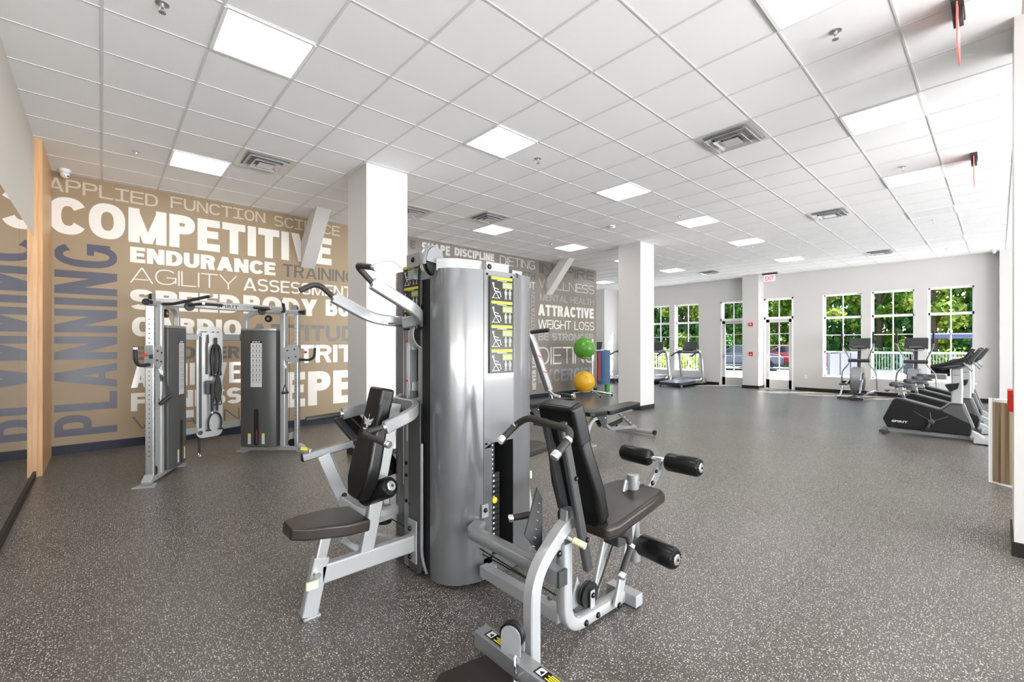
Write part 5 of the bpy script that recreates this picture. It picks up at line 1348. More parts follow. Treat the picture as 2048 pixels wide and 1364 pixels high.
mb = MB(); mb.cyl((0.0, by - 0.045, 0.60), (0.0, by - 0.045, 0.622), 0.019, n=12); mb.tube([(-0.01, by - 0.03, 1.02), (0.02, by - 0.03, 1.07), (0.06, by - 0.03, 1.10)], 0.006, 8); A('handle_hook', mb, 'chrome', r)
r = attach('horseshoe_handle', 'black U-shaped cord handle at the bottom of the accessory board', 'handle')
mb = MB(); mb.tube([(-0.025, by - 0.02, 0.40), (-0.035, by - 0.02, 0.50), (0.0, by - 0.02, 0.58), (0.05, by - 0.02, 0.605), (0.10, by - 0.02, 0.58), (0.13, by - 0.02, 0.50), (0.12, by - 0.02, 0.40)], 0.011, 10, 0.04); A('cord', mb, 'black', r, ang=60)
mb = MB(); mb.lathe((-0.025, by - 0.02, 0.375), (0, 0, 1), [(0, 0.03), (0.012, 0.028), (0.02, 0.012)], 14); mb.lathe((0.12, by - 0.02, 0.375), (0, 0, 1), [(0, 0.03), (0.012, 0.028), (0.02, 0.012)], 14); A('cord_stopper', mb, 'black', r)
r = attach('loose_strap', 'short black strap with a chrome clip dangling below the accessory board', 'strap')
mb = MB(); mb.b2((-0.125, 0.575, 0.10), (-0.10, 0.583, 0.30)); A('strap_web', mb, 'black', r)
mb = MB(); link(mb, (-0.112, 0.579, 0.08), (0, 0, 1), (1, 0, 0), 0.05, 0.025); A('strap_hook', mb, 'chrome', r)
# stirrup handles on the two pulleys
for s, lab in ((-1, 'black stirrup handle hanging on straps from the left pulley of the cable machine'), (1, 'small black stirrup handle hanging from the right pulley of the cable machine')):
    d, n, T = arm_frame(s)
    r = attach('stirrup_handle', lab, 'handle', None)
    mb = MB(); link(mb, T(0.15, 0.04, 1.19), (0.2, 0, -1), (1, 0, 0), 0.08, 0.03, 0.004); A('snap_hook', mb, 'chrome', r)
    mb = MB()
    if s < 0:
        a = T(0.17, 0.05, 1.13); mb.tube([T(0.15, 0.04, 1.15), T(0.15, 0.05, 1.08)], 0.012, 8)
        mb.raw([a + V((-0.012, 0, 0)), a + V((0.012, 0, 0)), a + V((0.10, -0.03, -0.26)), a + V((0.02, -0.03, -0.30)), a + V((-0.04, 0.0, -0.26))], [(0, 1, 2, 3, 4)])
        A('strap_web', mb, 'black', r)
        mb = MB(); mb.cyl(a + V((-0.04, -0.03, -0.30)), a + V((0.06, -0.02, -0.22)), 0.022, n=14); A('stirrup_grip', mb, 'grip', r)
    else:
        a = T(0.15, 0.04, 1.15); mb.tube([a, a + V((0, 0, -0.22)), a + V((-0.035, 0, -0.33))], 0.006, 8); mb.tube([a + V((0, 0, -0.22)), a + V((0.03, 0, -0.33))], 0.006, 8)
        A('strap_web', mb, 'black', r)
        mb = MB(); mb.cyl(a + V((-0.045, 0, -0.335)), a + V((0.045, 0, -0.335)), 0.018, n=14); A('stirrup_grip', mb, 'charcoal', r)

# ================================================================ ADJUSTABLE BENCHES
def make_bench():
    r = thing('weight_bench', (0, 0, 0), 'x', 'weight bench')
    B = lambda nm, mb, m, **k: mb.build(nm, m, r, **k)
    mb = MB(); mb.prism([(0.0, -0.11), (0.05, -0.15), (0.36, -0.165), (0.40, -0.13), (0.40, 0.13), (0.36, 0.165), (0.05, 0.15), (0.0, 0.11)], (-0.05, 0, 0.465), (1, 0, -0.02), (0, 1, 0), -0.032, 0.032); B('seat', mb, 'vinyl', bev=0.014, seg=3, ang=30)
    mb = MB(); mb.prism([(0.0, -0.14), (0.06, -0.165), (0.85, -0.13), (0.95, -0.10), (0.95, 0.10), (0.85, 0.13), (0.06, 0.165), (0.0, 0.14)], (0.40, 0, 0.445), V((1, 0, 0.045)).normalized(), (0, 1, 0), -0.032, 0.032); B('back_pad', mb, 'vinyl', bev=0.014, seg=3, ang=30)
    mb = MB(); mb.bar([(0.03, 0, 0.01), (0.04, 0, 0.24), (0.16, 0, 0.37), (0.32, 0, 0.37)], 0.06, 0.055, (0, 1, 0), 0.13); mb.b2((-0.03, -0.13, 0), (0.09, 0.13, 0.012)); B('front_leg', mb, 'silver2', ang=40)
    mb = MB(); mb.prism([(0.22, 0.40), (0.46, 0.40), (0.46, 0.24), (0.42, 0.20), (0.36, 0.22), (0.28, 0.33)], (0, 0, 0), (1, 0, 0), (0, 0, 1), -0.045, -0.039); mb.prism([(0.22, 0.40), (0.46, 0.40), (0.46, 0.24), (0.42, 0.20), (0.36, 0.22), (0.28, 0.33)], (0, 0, 0), (1, 0, 0), (0, 0, 1), 0.039, 0.045); mb.m(1); bolt(mb, (0.42, -0.045, 0.36), (0, -1, 0), 0.012); B('hinge_plate', mb, ['charcoal', 'chrome'])
    mb = MB(); mb.bar([(0.35, 0, 0.33), (0.62, 0, 0.16), (1.36, 0, 0.10)], 0.05, 0.05, (0, 1, 0), 0.08); B('spine', mb, 'silver', ang=40)
    mb = MB(); mb.bar([(0.80, 0, 0.42), (1.30, 0, 0.12)], 0.04, 0.045, (0, 1, 0)); mb.b2((0.45, -0.04, 0.38), (1.2, 0.04, 0.41)); mb.m(1)
    for q in range(5): bolt(mb, (0.86 + q * 0.09, -0.02, 0.385 - q * 0.054), (0, -1, 0), 0.008)
    B('support_strut', mb, ['silver', 'bolt'])
    mb = MB(); mb.bar([(0.62, 0.03, 0.20), (1.0, 0.03, 0.25)], 0.02, 0.07, (0, 1, 0)); B('adjusting_ladder', mb, 'black')
    mb = MB(); mb.cyl((1.36, -0.33, 0.05), (1.36, 0.33, 0.05), 0.033, n=18); B('rear_tube', mb, 'silver2')
    mb = MB()
    for s in (-1, 1): mb.lathe((1.36, s * 0.33, 0.05), (0, s, 0), [(0, 0.036), (0.02, 0.042), (0.04, 0.036)], 18)
    B('tube_wheel', mb, 'black')
    return r
bn = make_bench(); bn.location = (5.24, 4.10, 0); bn.rotation_euler = (0, 0, math.radians(1)); bn['label'] = 'flat black weight bench, nearer of the two, in front of the middle column'; bn['group'] = 'flat black weight benches'
b2_ = copy_tree(bn); b2_.location = (5.10, 5.38, 0); b2_['label'] = 'further flat weight bench, mostly hidden behind the black backrest of the grey machine'

# ================================================================ BALL AND MAT RACK
rx, ry = 10.42, 7.92
r = thing('equipment_rack', (rx, ry, 0), 'chrome wheeled rack holding exercise balls and mats by the mural', 'rack')
mb = MB(); mb.tube([(rx, ry, 0.08), (rx, ry, 1.62)], 0.025, 14); mb.build('rack_pole', 'chrome', r)
mb = MB()
for a in (0.15, 2.2, 4.2, 5.3): mb.tube([(rx, ry, 0.14), (rx + 0.28 * math.cos(a), ry + 0.28 * math.sin(a), 0.10), (rx + 0.55 * math.cos(a), ry + 0.55 * math.sin(a), 0.055)], 0.02, 10, 0.1)
for x0, y0 in ((10.62, 7.78), (10.72, 7.62)): mb.tube([(x0, y0, 0.07), (x0 + 0.38, y0 + 0.1, 0.06)], 0.025, 10)
mb.tube([(rx, ry, 0.11), (10.66, 7.70, 0.07)], 0.025, 10)
mb.build('rack_base', 'chrome', r, ang=60)
for a in (0.15, 2.2, 4.2, 5.3):
    mb = MB(); x, y = rx + 0.55 * math.cos(a), ry + 0.55 * math.sin(a); mb.cyl((x - 0.012, y, 0.025), (x + 0.012, y, 0.025), 0.025, n=14); mb.build('caster', 'black', r)
mb = MB()
for zz in (1.10, 0.155):
    cx, cy = 10.02, 7.90
    mb.tube([(cx + 0.17 * math.cos(t), cy + 0.17 * math.sin(t), zz) for t in [2 * PI * k / 24 for k in range(25)]], 0.01, 8)
    mb.tube([(rx, ry, zz), (cx + 0.17, cy, zz)], 0.012, 8)
mb.build('ball_ring', 'steel', r, ang=60)
mb = MB(); mb.tube([(rx, ry, 1.30), (10.85, 7.84, 1.30)], 0.015, 10); mb.build('mat_arm', 'chrome', r)
for z, m, lab in ((1.365, 'ball_green', 'bright green exercise ball above the yellow one'), (0.42, 'ball_yellow', 'yellow-orange exercise ball below the green one')):
    mb = MB(); mb.sphere((10.02, 7.90, z), 0.305, 40)
    if 'green' in m:
        for k in range(10):
            t = -2.6 + k * 0.28; mb.m(1).lathe((10.02 + 0.298 * math.cos(t), 7.90 + 0.298 * math.sin(t), z - 0.05), (math.cos(t), math.sin(t), -0.2), [(0, 0.016), (0.008, 0.014)], 8)
    o = mb.build('exercise_ball', [m, 'mat_green'], ang=60); tag(o, lab, 'ball', None)
def hang_mat(x, y, w, z0, z1, m, lab, ang, t=0.02, rolled=False):
    mb = MB(); a = V((math.cos(ang), math.sin(ang), 0)); nn = V((-a.y, a.x, 0))
    prof = [(0.0, 0.09), (0.012, z1 - 0.08), (0.0, 0)]
    pts = []
    for k in range(9):
        th = PI * k / 8; pts.append((-0.05 * math.cos(th), z1 - 0.05 + 0.05 * math.sin(th)))
    pts = [(-0.05, z0)] + pts + [(0.05, z0 + 0.06)]
    mb.sweep([V((x, y, 0)) + nn * px + V((0, 0, pz)) for px, pz in pts], rectprof(w, t, 0.008), a)
    vs = mb.build('hanging_mat', m, ang=50); tag(vs, lab, 'exercise mat')
    return vs
vd = math.atan2(7.84, 10.82) - PI / 2
hang_mat(10.86, 7.84, 0.36, 0.30, 1.30, 'mat_blue', 'blue exercise mat folded over the rack arm', vd)
hang_mat(10.66, 7.88, 0.10, 0.42, 1.24, 'mat_red', 'narrow dark red mat hanging between the balls and the blue mat', vd)
mb = MB(); mb.cyl((11.22, 7.98, 0.08), (11.22, 7.98, 0.60), 0.075, n=22); mb.cyl((11.22, 7.98, 0.60), (11.22, 7.98, 0.605), 0.03, n=16); o = mb.build('rolled_mat', 'mat_green', bev=0.004); tag(o, 'green rolled mat standing behind the blue mat', 'exercise mat')
o.location.z = -0.08

# ================================================================ TREADMILLS
def make_treadmill():
    r = thing('treadmill', (0, 0, 0), 'x', 'treadmill')
    B = lambda nm, mb, m, **k: mb.build(nm, m, r, **k)
    mb = MB(); mb.prism([(-0.98, 0.06), (0.62, 0.09), (0.62, 0.19), (-0.98, 0.15)], (0, 0, 0), (1, 0, 0), (0, 0, 1), -0.40, 0.40); B('deck', mb, 'charcoal', bev=0.01)
    mb = MB(); mb.prism([(-0.96, 0.157), (0.58, 0.197), (0.58, 0.200), (-0.96, 0.160)], (0, 0, 0), (1, 0, 0), (0, 0, 1), -0.26, 0.26); B('running_belt', mb, 'belt')
    for s in (-1, 1):
        mb = MB(); mb.prism([(-0.97, 0.152), (0.60, 0.192), (0.60, 0.212), (-0.97, 0.172)], (0, 0, 0), (1, 0, 0), (0, 0, 1), s * 0.33 - 0.07, s * 0.33 + 0.07); B('side_rail', mb, 'silver', bev=0.005)
        mb = MB(); mb.bar([(0.72, s * 0.41, 0.10), (0.50, s * 0.41, 1.12), (0.40, s * 0.41, 1.22)], 0.06, 0.10, (0, 1, 0), 0.1); B('upright', mb, 'silver2', ang=40)
        mb = MB(); mb.tube([(0.50, s * 0.38, 1.20), (0.20, s * 0.38, 1.18), (-0.15, s * 0.38, 1.06)], 0.03, 10, 0.12); B('handrail', mb, 'black', ang=60)
        mb = MB(); mb.lathe((-0.92, s * 0.37, 0.05), (0, s, 0), [(0, 0.05), (0.035, 0.05)], 16); B('rear_wheel', mb, 'chrome')
    mb = MB(); mb.prism([(0.50, 0.06), (0.98, 0.05), (1.0, 0.20), (0.85, 0.31), (0.60, 0.30), (0.50, 0.2)], (0, 0, 0), (1, 0, 0), (0, 0, 1), -0.40, 0.40); B('motor_cover', mb, 'silver', bev=0.03, seg=3)
    mb = MB(); mb.prism([(0.28, 1.14), (0.54, 1.14), (0.60, 1.25), (0.43, 1.26)], (0, 0, 0), (1, 0, 0), (0, 0, 1), -0.40, 0.40); B('console_base', mb, 'charcoal', bev=0.015)
    mb = MB(); mb.prism([(0.45, 1.25), (0.51, 1.24), (0.62, 1.56), (0.57, 1.57)], (0, 0, 0), (1, 0, 0), (0, 0, 1), -0.26, 0.26); B('console', mb, 'charcoal', bev=0.012)
    mb = MB(); mb.prism([(0.446, 1.28), (0.450, 1.28), (0.561, 1.55), (0.557, 1.55)], (0, 0, 0), (1, 0, 0), (0, 0, 1), -0.22, 0.22); B('console_screen', mb, 'screen')
    mb = MB(); mb.tube([(0.34, -0.22, 1.18), (0.26, -0.12, 1.21), (0.26, 0.12, 1.21), (0.34, 0.22, 1.18)], 0.018, 8, 0.06); B('pulse_bar', mb, 'silver')
    return r
tm = make_treadmill()
for n, (x, y, lab) in enumerate([(15.40, 7.66, 'grey treadmill facing the windows, first from the glass doors'), (15.40, 8.98, 'grey treadmill second from the glass doors'),
                            (15.40, 10.30, 'grey treadmill hidden behind the middle column'), (14.40, 11.15, 'grey treadmill showing at the left of the middle column')]):
    o = tm if n == 0 else copy_tree(tm)
    o.location = (x, y, 0); tag(o, lab, group='treadmills in front of the windows')

# ================================================================ ELLIPTICALS
def make_elliptical():
    r = thing('elliptical_trainer', (0, 0, 0), 'x', 'elliptical trainer')
    B = lambda nm, mb, m, **k: mb.build(nm, m, r, **k)
    mb = MB(); mb.bar([(-0.80, 0, 0.05), (0.85, 0, 0.05)], 0.10, 0.06, (0, 1, 0)); mb.bar([(0.80, -0.33, 0.04), (0.80, 0.33, 0.04)], 0.05, 0.08, (0, 0, 1)); mb.bar([(-0.80, -0.28, 0.04), (-0.80, 0.28, 0.04)], 0.05, 0.08, (0, 0, 1)); B('base_frame', mb, 'charcoal', bev=0.005)
    mb = MB(); mb.prism([(0.45 * math.cos(t) * 0.62 + 0.12, 0.47 + 0.38 * math.sin(t)) for t in [2 * PI * k / 28 for k in range(28)]], (0, 0, 0), (1, 0, 0), (0, 0, 1), -0.13, 0.13); B('flywheel_cover', mb, 'silver', bev=0.04, seg=3)
    for s in (-1, 1):
        mb = MB(); mb.prism([(0.30 * math.cos(t) * 0.62 + 0.12, 0.45 + 0.24 * math.sin(t)) for t in [2 * PI * k / 24 for k in range(24)]], (0, 0, 0), (1, 0, 0), (0, 0, 1), s * 0.138 - 0.012, s * 0.138 + 0.012); B('cover_disc', mb, 'charcoal')
    mb = MB(); mb.bar([(0.32, 0, 0.75), (0.42, 0, 1.35)], 0.08, 0.09, (0, 1, 0)); mb.bar([(0.42, 0, 1.30), (0.44, 0, 1.45)], 0.05, 0.05, (0, 1, 0)); B('mast', mb, 'charcoal', bev=0.01)
    mb = MB(); mb.prism([(0.34, 1.36), (0.42, 1.34), (0.50, 1.64), (0.45, 1.66)], (0, 0, 0), (1, 0, 0), (0, 0, 1), -0.24, 0.24); B('console', mb, 'charcoal', bev=0.02)
    mb = MB(); mb.tube([(0.40, -0.20, 1.38), (0.18, -0.16, 1.32), (0.16, 0.16, 1.32), (0.40, 0.20, 1.38)], 0.014, 8, 0.05); mb.b2((0.20, -0.12, 1.395), (0.34, 0.12, 1.42)); B('fixed_handlebar', mb, 'silver')
    mb = MB(); mb.cyl((0.30, -0.24, 1.02), (0.30, 0.24, 1.02), 0.05, n=14); B('pivot_tube', mb, 'charcoal')
    for s in (-1, 1):
        q = 0.10 * s
        mb = MB(); mb.tube([(0.10 + q, s * 0.36, 1.52), (0.14 + q, s * 0.36, 1.42), (0.28, s * 0.22, 1.10), (0.30, s * 0.20, 1.0), (0.28, s * 0.24, 0.90), (0.30, s * 0.38, 0.72), (0.30, s * 0.40, 0.42), (0.30, s * 0.40, 0.20)], 0.018, 10, 0.10); B('swing_arm', mb, 'silver', ang=60)
        mb = MB(); mb.tube([(0.10 + q, s * 0.36, 1.50), (0.06 + q, s * 0.37, 1.82)], 0.023, 10); B('arm_grip', mb, 'black')
        px = -0.55 + 0.25 * s; pz = 0.17 + 0.10 * (s + 1)
        mb = MB(); mb.bar([(0.30, s * 0.38, 0.20), (px - 0.2, s * 0.22, pz - 0.04)], 0.05, 0.05, (0, 0, 1)); mb.bar([(px - 0.2, s * 0.22, pz - 0.05), (-0.80, s * 0.22, 0.07)], 0.04, 0.04, (0, 1, 0)); mb.bar([(-0.1, s * 0.14, 0.5), (px, s * 0.2, pz)], 0.04, 0.04, (0, 1, 0)); B('pedal_link', mb, 'steel')
        mb = MB(); mb.b2((px - 0.20, s * 0.22 - 0.09, pz), (px + 0.20, s * 0.22 + 0.09, pz + 0.03)); mb.b2((px + 0.17, s * 0.22 - 0.09, pz), (px + 0.20, s * 0.22 + 0.09, pz + 0.09)); B('pedal', mb, 'black', bev=0.008)
    return r
el = make_elliptical()
for n, (x, y, lab) in enumerate([(15.42, 2.66, 'grey elliptical trainer standing alone, left of the bikes'), (15.45, 1.47, 'grey elliptical trainer half hidden behind the row of exercise bikes')]):
    o = el if n == 0 else copy_tree(el)
    o.location = (x, y, 0); tag(o, lab, group='elliptical trainers by the windows')

# ================================================================ UPRIGHT BIKES (SPIRIT)
def make_bike():
    r = thing('exercise_bike', (0, 0, 0), 'x', 'exercise bike')
    B = lambda nm, mb, m, p=r, **k: mb.build(nm, m, p, **k)
    # outline in (y, z); rider faces -y
    out_ = [(0.56, 0.10), (0.62, 0.235), (0.49, 0.555), (0.44, 0.59), (0.38, 0.585), (-0.09, 0.455), (-0.20, 0.57), (-0.33, 0.565), (-0.44, 0.23), (-0.42, 0.09)]
    def pr(mb, poly, w): mb.prism(poly, (0, 0, 0), (0, 1, 0), (0, 0, 1), -w, w)
    mb = MB(); pr(mb, out_, 0.10); sh = B('body_shell', mb, 'black', bev=0.02, seg=3)
    mb = MB(); pr(mb, [(0.62, 0.245), (0.49, 0.567), (0.44, 0.603), (0.38, 0.60), (-0.09, 0.47), (-0.09, 0.445), (0.38, 0.57), (0.43, 0.575), (0.475, 0.55), (0.60, 0.235)], 0.075)
    pr(mb, [(-0.08, 0.445), (-0.19, 0.555), (-0.33, 0.55), (-0.44, 0.22), (-0.455, 0.22), (-0.345, 0.575), (-0.19, 0.582), (-0.07, 0.465)], 0.075); B('trim_strip', mb, 'silver', sh)
    mb = MB(); pr(mb, [(-0.10, 0.44), (-0.195, 0.55), (-0.32, 0.545), (-0.40, 0.28)], 0.1035); B('side_panel', mb, 'shroud_dark', sh, bev=0.004)
    mb = MB(); lettering(mb, 'SPIRIT', (-0.106, 0.50, 0.195), (0, -1, 0), (0, 0, 1), 0.20, 0.035, 0.03); B('brand_lettering', mb, 'white_label', sh)
    # flattened base
    mb = MB(); mb.b2((-0.03, -0.48, 0.03), (0.03, 0.58, 0.08)); B('base_beam', mb, 'silver')
    mb = MB(); mb.bar([(-0.25, 0.60, 0.045), (0.25, 0.60, 0.045)], 0.05, 0.09, (0, 0, 1)); B('rear_stabiliser', mb, 'charcoal', bev=0.015)
    mb = MB(); mb.bar([(-0.28, -0.53, 0.05), (0.28, -0.53, 0.05)], 0.06, 0.16, (0, 0, 1)); mb.prism([(-0.42, 0.03), (-0.36, 0.20), (-0.50, 0.13), (-0.62, 0.03)], (0, 0, 0), (0, 1, 0), (0, 0, 1), -0.07, 0.07); B('front_stabiliser', mb, 'silver2', bev=0.02, seg=3)
    for s in (-1, 1):
        mb = MB(); mb.lathe((s * 0.24, -0.57, 0.04), (1, 0, 0), [(-0.03, 0.04), (0.03, 0.04)], 16); B('transport_wheel', mb, 'black')
    # seat
    mb = MB(); mb.bar([(0, 0.36, 0.55), (0, 0.40, 0.78)], 0.045, 0.06, (1, 0, 0)); mb.b2((-0.03, 0.28, 0.70), (0.03, 0.52, 0.73)); B('seat_post', mb, 'steel')
    mb = MB(); mb.lathe((0, 0.385, 0.585), (0, 0.2, 1), [(0, 0.055), (0.06, 0.05)], 16); B('post_collar', mb, 'black')
    mb = MB(); mb.prism([(0.12, 0.02), (0.10, 0.11), (0.04, 0.17), (0.03, 0.27), (0.0, 0.30), (-0.03, 0.27), (-0.04, 0.17), (-0.10, 0.11), (-0.12, 0.02), (-0.07, -0.01), (0.07, -0.01)], (0, 0.53, 0.815), (-1, 0, 0), V((0, -1, -0.05)).normalized(), -0.035, 0.035); B('saddle', mb, 'charcoal', bev=0.025, seg=3, ang=30)
    mb = MB(); mb.tube([(-0.10, 0.56, 0.70), (0, 0.60, 0.71), (0.10, 0.56, 0.70)], 0.014, 8, 0.04); B('saddle_handle', mb, 'black')
    # mast, bottle tray, bars, console
    mb = MB(); mb.prism([(-0.20, 0.55), (-0.33, 0.55), (-0.335, 0.85), (-0.325, 1.12), (-0.20, 1.10), (-0.205, 0.9)], (0, 0, 0), (0, 1, 0), (0, 0, 1), -0.055, 0.055); mst = B('mast', mb, 'silver2', bev=0.02, seg=3)
    mb = MB(); lettering(mb, 'SPIRIT', (-0.0562, -0.225, 1.0), (0, -1, 0), (0, 0, 1), 0.08, 0.012, 0.03); B('mast_lettering', mb, 'charcoal', mst)
    mb = MB(); mb.prism([(-0.13, 0.85), (-0.30, 0.89), (-0.28, 0.80), (-0.19, 0.74)], (0, 0, 0), (0, 1, 0), (0, 0, 1), -0.09, 0.09); B('bottle_tray', mb, 'black', bev=0.01)
    for s in (-1, 1):
        mb = MB(); mb.tube([(s * 0.10, -0.30, 1.16), (s * 0.20, -0.12, 1.13), (s * 0.22, 0.02, 1.13), (s * 0.22, -0.12, 1.17), (s * 0.22, -0.36, 1.26), (s * 0.21, -0.44, 1.41)], 0.024, 10, 0.03); B('handlebar', mb, 'black', ang=60)
    mb = MB(); mb.prism([(-0.28, 1.12), (-0.10, 1.08), (-0.02, 1.12), (-0.12, 1.18), (-0.34, 1.25), (-0.42, 1.20)], (0, 0, 0), (0, 1, 0), (0, 0, 1), -0.12, 0.12); B('bar_hub', mb, 'charcoal', bev=0.015)
    mb = MB(); mb.prism([(-0.38, 1.22), (-0.44, 1.22), (-0.54, 1.40), (-0.50, 1.42)], (0, 0, 0), (0, 1, 0), (0, 0, 1), -0.19, 0.19); B('console', mb, 'charcoal', bev=0.01)
    mb = MB(); mb.prism([(-0.372, 1.235), (-0.376, 1.235), (-0.495, 1.41), (-0.491, 1.41)], (0, 0, 0), (0, 1, 0), (0, 0, 1), -0.16, 0.16); B('console_screen', mb, 'screen')
    mb = MB(); mb.tube([(-0.13, -0.34, 1.2), (-0.15, -0.42, 1.10), (-0.10, -0.43, 1.08)], 0.014, 8, 0.03); mb.tube([(0.13, -0.34, 1.2), (0.15, -0.42, 1.10), (0.10, -0.43, 1.08)], 0.014, 8, 0.03); B('front_grip', mb, 'silver')
    # crank and pedals
    for s, a in ((-1, -1.2), (1, 1.94)):
        c = V((s * 0.115, 0.02, 0.26)); e = c + V((s * 0.02, 0.15 * math.cos(a), 0.15 * math.sin(a)))
        mb = MB(); mb.lathe(c, (s, 0, 0), [(-0.02, 0.045), (0.01, 0.04), (0.02, 0.02)], 16); mb.bar([c, e], 0.02, 0.03, (1, 0, 0)); mb.m(1)
        for q in ((0.26, 0.14), (-0.24, 0.10), (0.02, 0.14)): mb.bar([c, c + V((-s * 0.012, q[0] * 0.8, q[1]))], 0.006, 0.010, (1, 0, 0))
        B('crank', mb, ['charcoal', 'shroud_dark'])
        mb = MB(); mb.box(e + V((s * 0.06, 0, 0)), (0.10, 0.11, 0.03)); mb.tube([e + V((s * 0.06, 0.05, 0.01)), e + V((s * 0.06, 0.0, 0.07)), e + V((s * 0.06, -0.05, 0.01))], 0.008, 6, 0.03); B('pedal', mb, 'black')
    return r
bk_ = make_bike()
for n, (x, y, lab) in enumerate([(9.78, 0.70, 'black exercise bike nearest to the camera, its full side showing'), (10.87, 0.64, 'exercise bike second in the row from the camera'),
                            (11.97, 0.64, 'exercise bike third in the row from the camera'), (13.02, 0.66, 'exercise bike at the far end of the row')]):
    o = bk_ if n == 0 else copy_tree(bk_)
    o.location = (x, y, 0); tag(o, lab, group='black exercise bikes in a row')

# ================================================================ OUTSIDE
mb = MB(); mb.b2((XW + TH, -25, -0.12), (24, 40, -0.03)); structure(mb.build('terrace', 'deck'))
mb = MB(); mb.b2((24, -60, -0.14), (90, 70, -0.05)); structure(mb.build('car_park_ground', 'asphalt'))
mb = MB(); mb.b2((36, -60, -0.10), (90, 70, 0.0)); structure(mb.build('verge_ground', 'grass'))
mb = MB(); mb.b2((-25, -60, -0.14), (XW + TH, YF - 0.1, -0.05)); structure(mb.build('front_ground', 'deck'))

def railing(a, b_, lab, sp=0.125, h=1.05):
    a, b_ = V(a), V(b_); L = (b_ - a).length; d = (b_ - a).normalized(); nn = V((-d.y, d.x, 0))
    r = thing('railing', tuple((a + b_) / 2), lab, 'railing')
    mb = MB()
    for z in (0.10, h - 0.04): mb.bar([a + V((0, 0, z)), b_ + V((0, 0, z))], 0.05, 0.06, (0, 0, 1))
    mb.build('rail', 'rail_white', r)
    n = int(L / sp)
    mb = MB()
    for k in range(n + 1):
        p = a + d * (L * k / n); mb.bar([p + V((0, 0, 0.08)), p + V((0, 0, h - 0.05))], 0.028, 0.028, nn)
    pk = mb.build('pickets', 'rail_white', r); pk['kind'] = 'stuff'
    m_ = int(L / 2.4) + 1
    for k in range(m_ + 1):
        p = a + d * (L * k / m_); mb = MB(); mb.bar([p, p + V((0, 0, h + 0.06))], 0.08, 0.08, nn); mb.build('post', 'rail_white', r)
railing((20.5, 17.5, -0.03), (22.0, 8.9, -0.03), 'white picket railing outside the left windows')
railing((31.0, 5.6, -0.05), (33.5, -0.5, -0.05), 'white picket railing outside the middle right window')
r = thing('vinyl_fence', (26, 5.2, -0.05), 'solid pale lavender-white vinyl fence outside the left one of three right windows', 'fence')
mb = MB(); mb.sweep([(23.6, 5.05, 0.48), (27.8, 4.3, 0.48)], rectprof(1.15, 0.05), (0, 0, 1)); mb.build('fence_panel', 'fence_white', r)
for k in range(5):
    mb = MB(); x = 23.6 + k * 1.05; y = 5.05 - k * 0.1875; mb.b2((x - 0.05, y - 0.05, -0.05), (x + 0.05, y + 0.05, 1.12)); mb.build('fence_post', 'fence_white', r)

# trees
def tree(x, y, h, w, leafm, lab, name='leafy_tree', n=5200, seed=0, ls=0.20):
    rnd = random.Random(seed + int(x * 7 + y * 13))
    w *= 0.62
    r = thing(name, (x, y, 0), lab, 'tree', 'trees beyond the car park')
    mb = MB()
    mb.sweep([(x, y, -0.1), (x + 0.1, y + 0.05, h * 0.35), (x - 0.1, y, h * 0.7)], [(0.2 * math.cos(2 * PI * k / 8), 0.2 * math.sin(2 * PI * k / 8)) for k in range(8)], None, True, [1.0, 0.7, 0.3])
    for k in range(6):
        a = rnd.uniform(0, 6.28); mb.tube([(x, y, h * (0.3 + 0.06 * k)), (x + math.cos(a) * w * 0.5, y + math.sin(a) * w * 0.5, h * (0.45 + 0.07 * k))], 0.05, 6)
    mb.build('trunk', 'trunk', r)
    clumps = [(rnd.uniform(-0.75, 0.75), rnd.uniform(-0.75, 0.75), rnd.uniform(0.05, 1.0)) for _ in range(26)]
    vs = []; fs = []
    for _ in range(n):
        c = rnd.choice(clumps)
        th = rnd.uniform(0, 6.28); cz = rnd.uniform(-1, 1); rr_ = 0.30 * w * rnd.random() ** 0.4
        px = x + c[0] * w * (1.05 - 0.35 * c[2]) + rr_ * math.sqrt(1 - cz * cz) * math.cos(th)
        py = y + c[1] * w * (1.05 - 0.35 * c[2]) + rr_ * math.sqrt(1 - cz * cz) * math.sin(th)
        pz = 0.35 + c[2] * (h - 1.2) + rr_ * cz * 0.8 + 0.5
        s_ = ls * rnd.uniform(0.5, 1.2)
        R = Euler((rnd.uniform(-1.1, 1.1), rnd.uniform(-1.1, 1.1), rnd.uniform(0, 6.28))).to_matrix()
        q = len(vs)
        for a, b_ in ((-1, 0), (0, -0.55), (1, 0), (0, 0.55)):
            v = R @ V((a * s_, b_ * s_, 0)); vs.append((px + v.x, py + v.y, max(0.02, pz + v.z)))
        fs.append((q, q + 1, q + 2, q + 3))
    me = bpy.data.meshes.new('foliage'); me.from_pydata(vs, [], fs); me.materials.append(M[leafm])
    o = bpy.data.objects.new('foliage', me); COL.objects.link(o); o.parent = r; o.location = (-x, -y, 0)
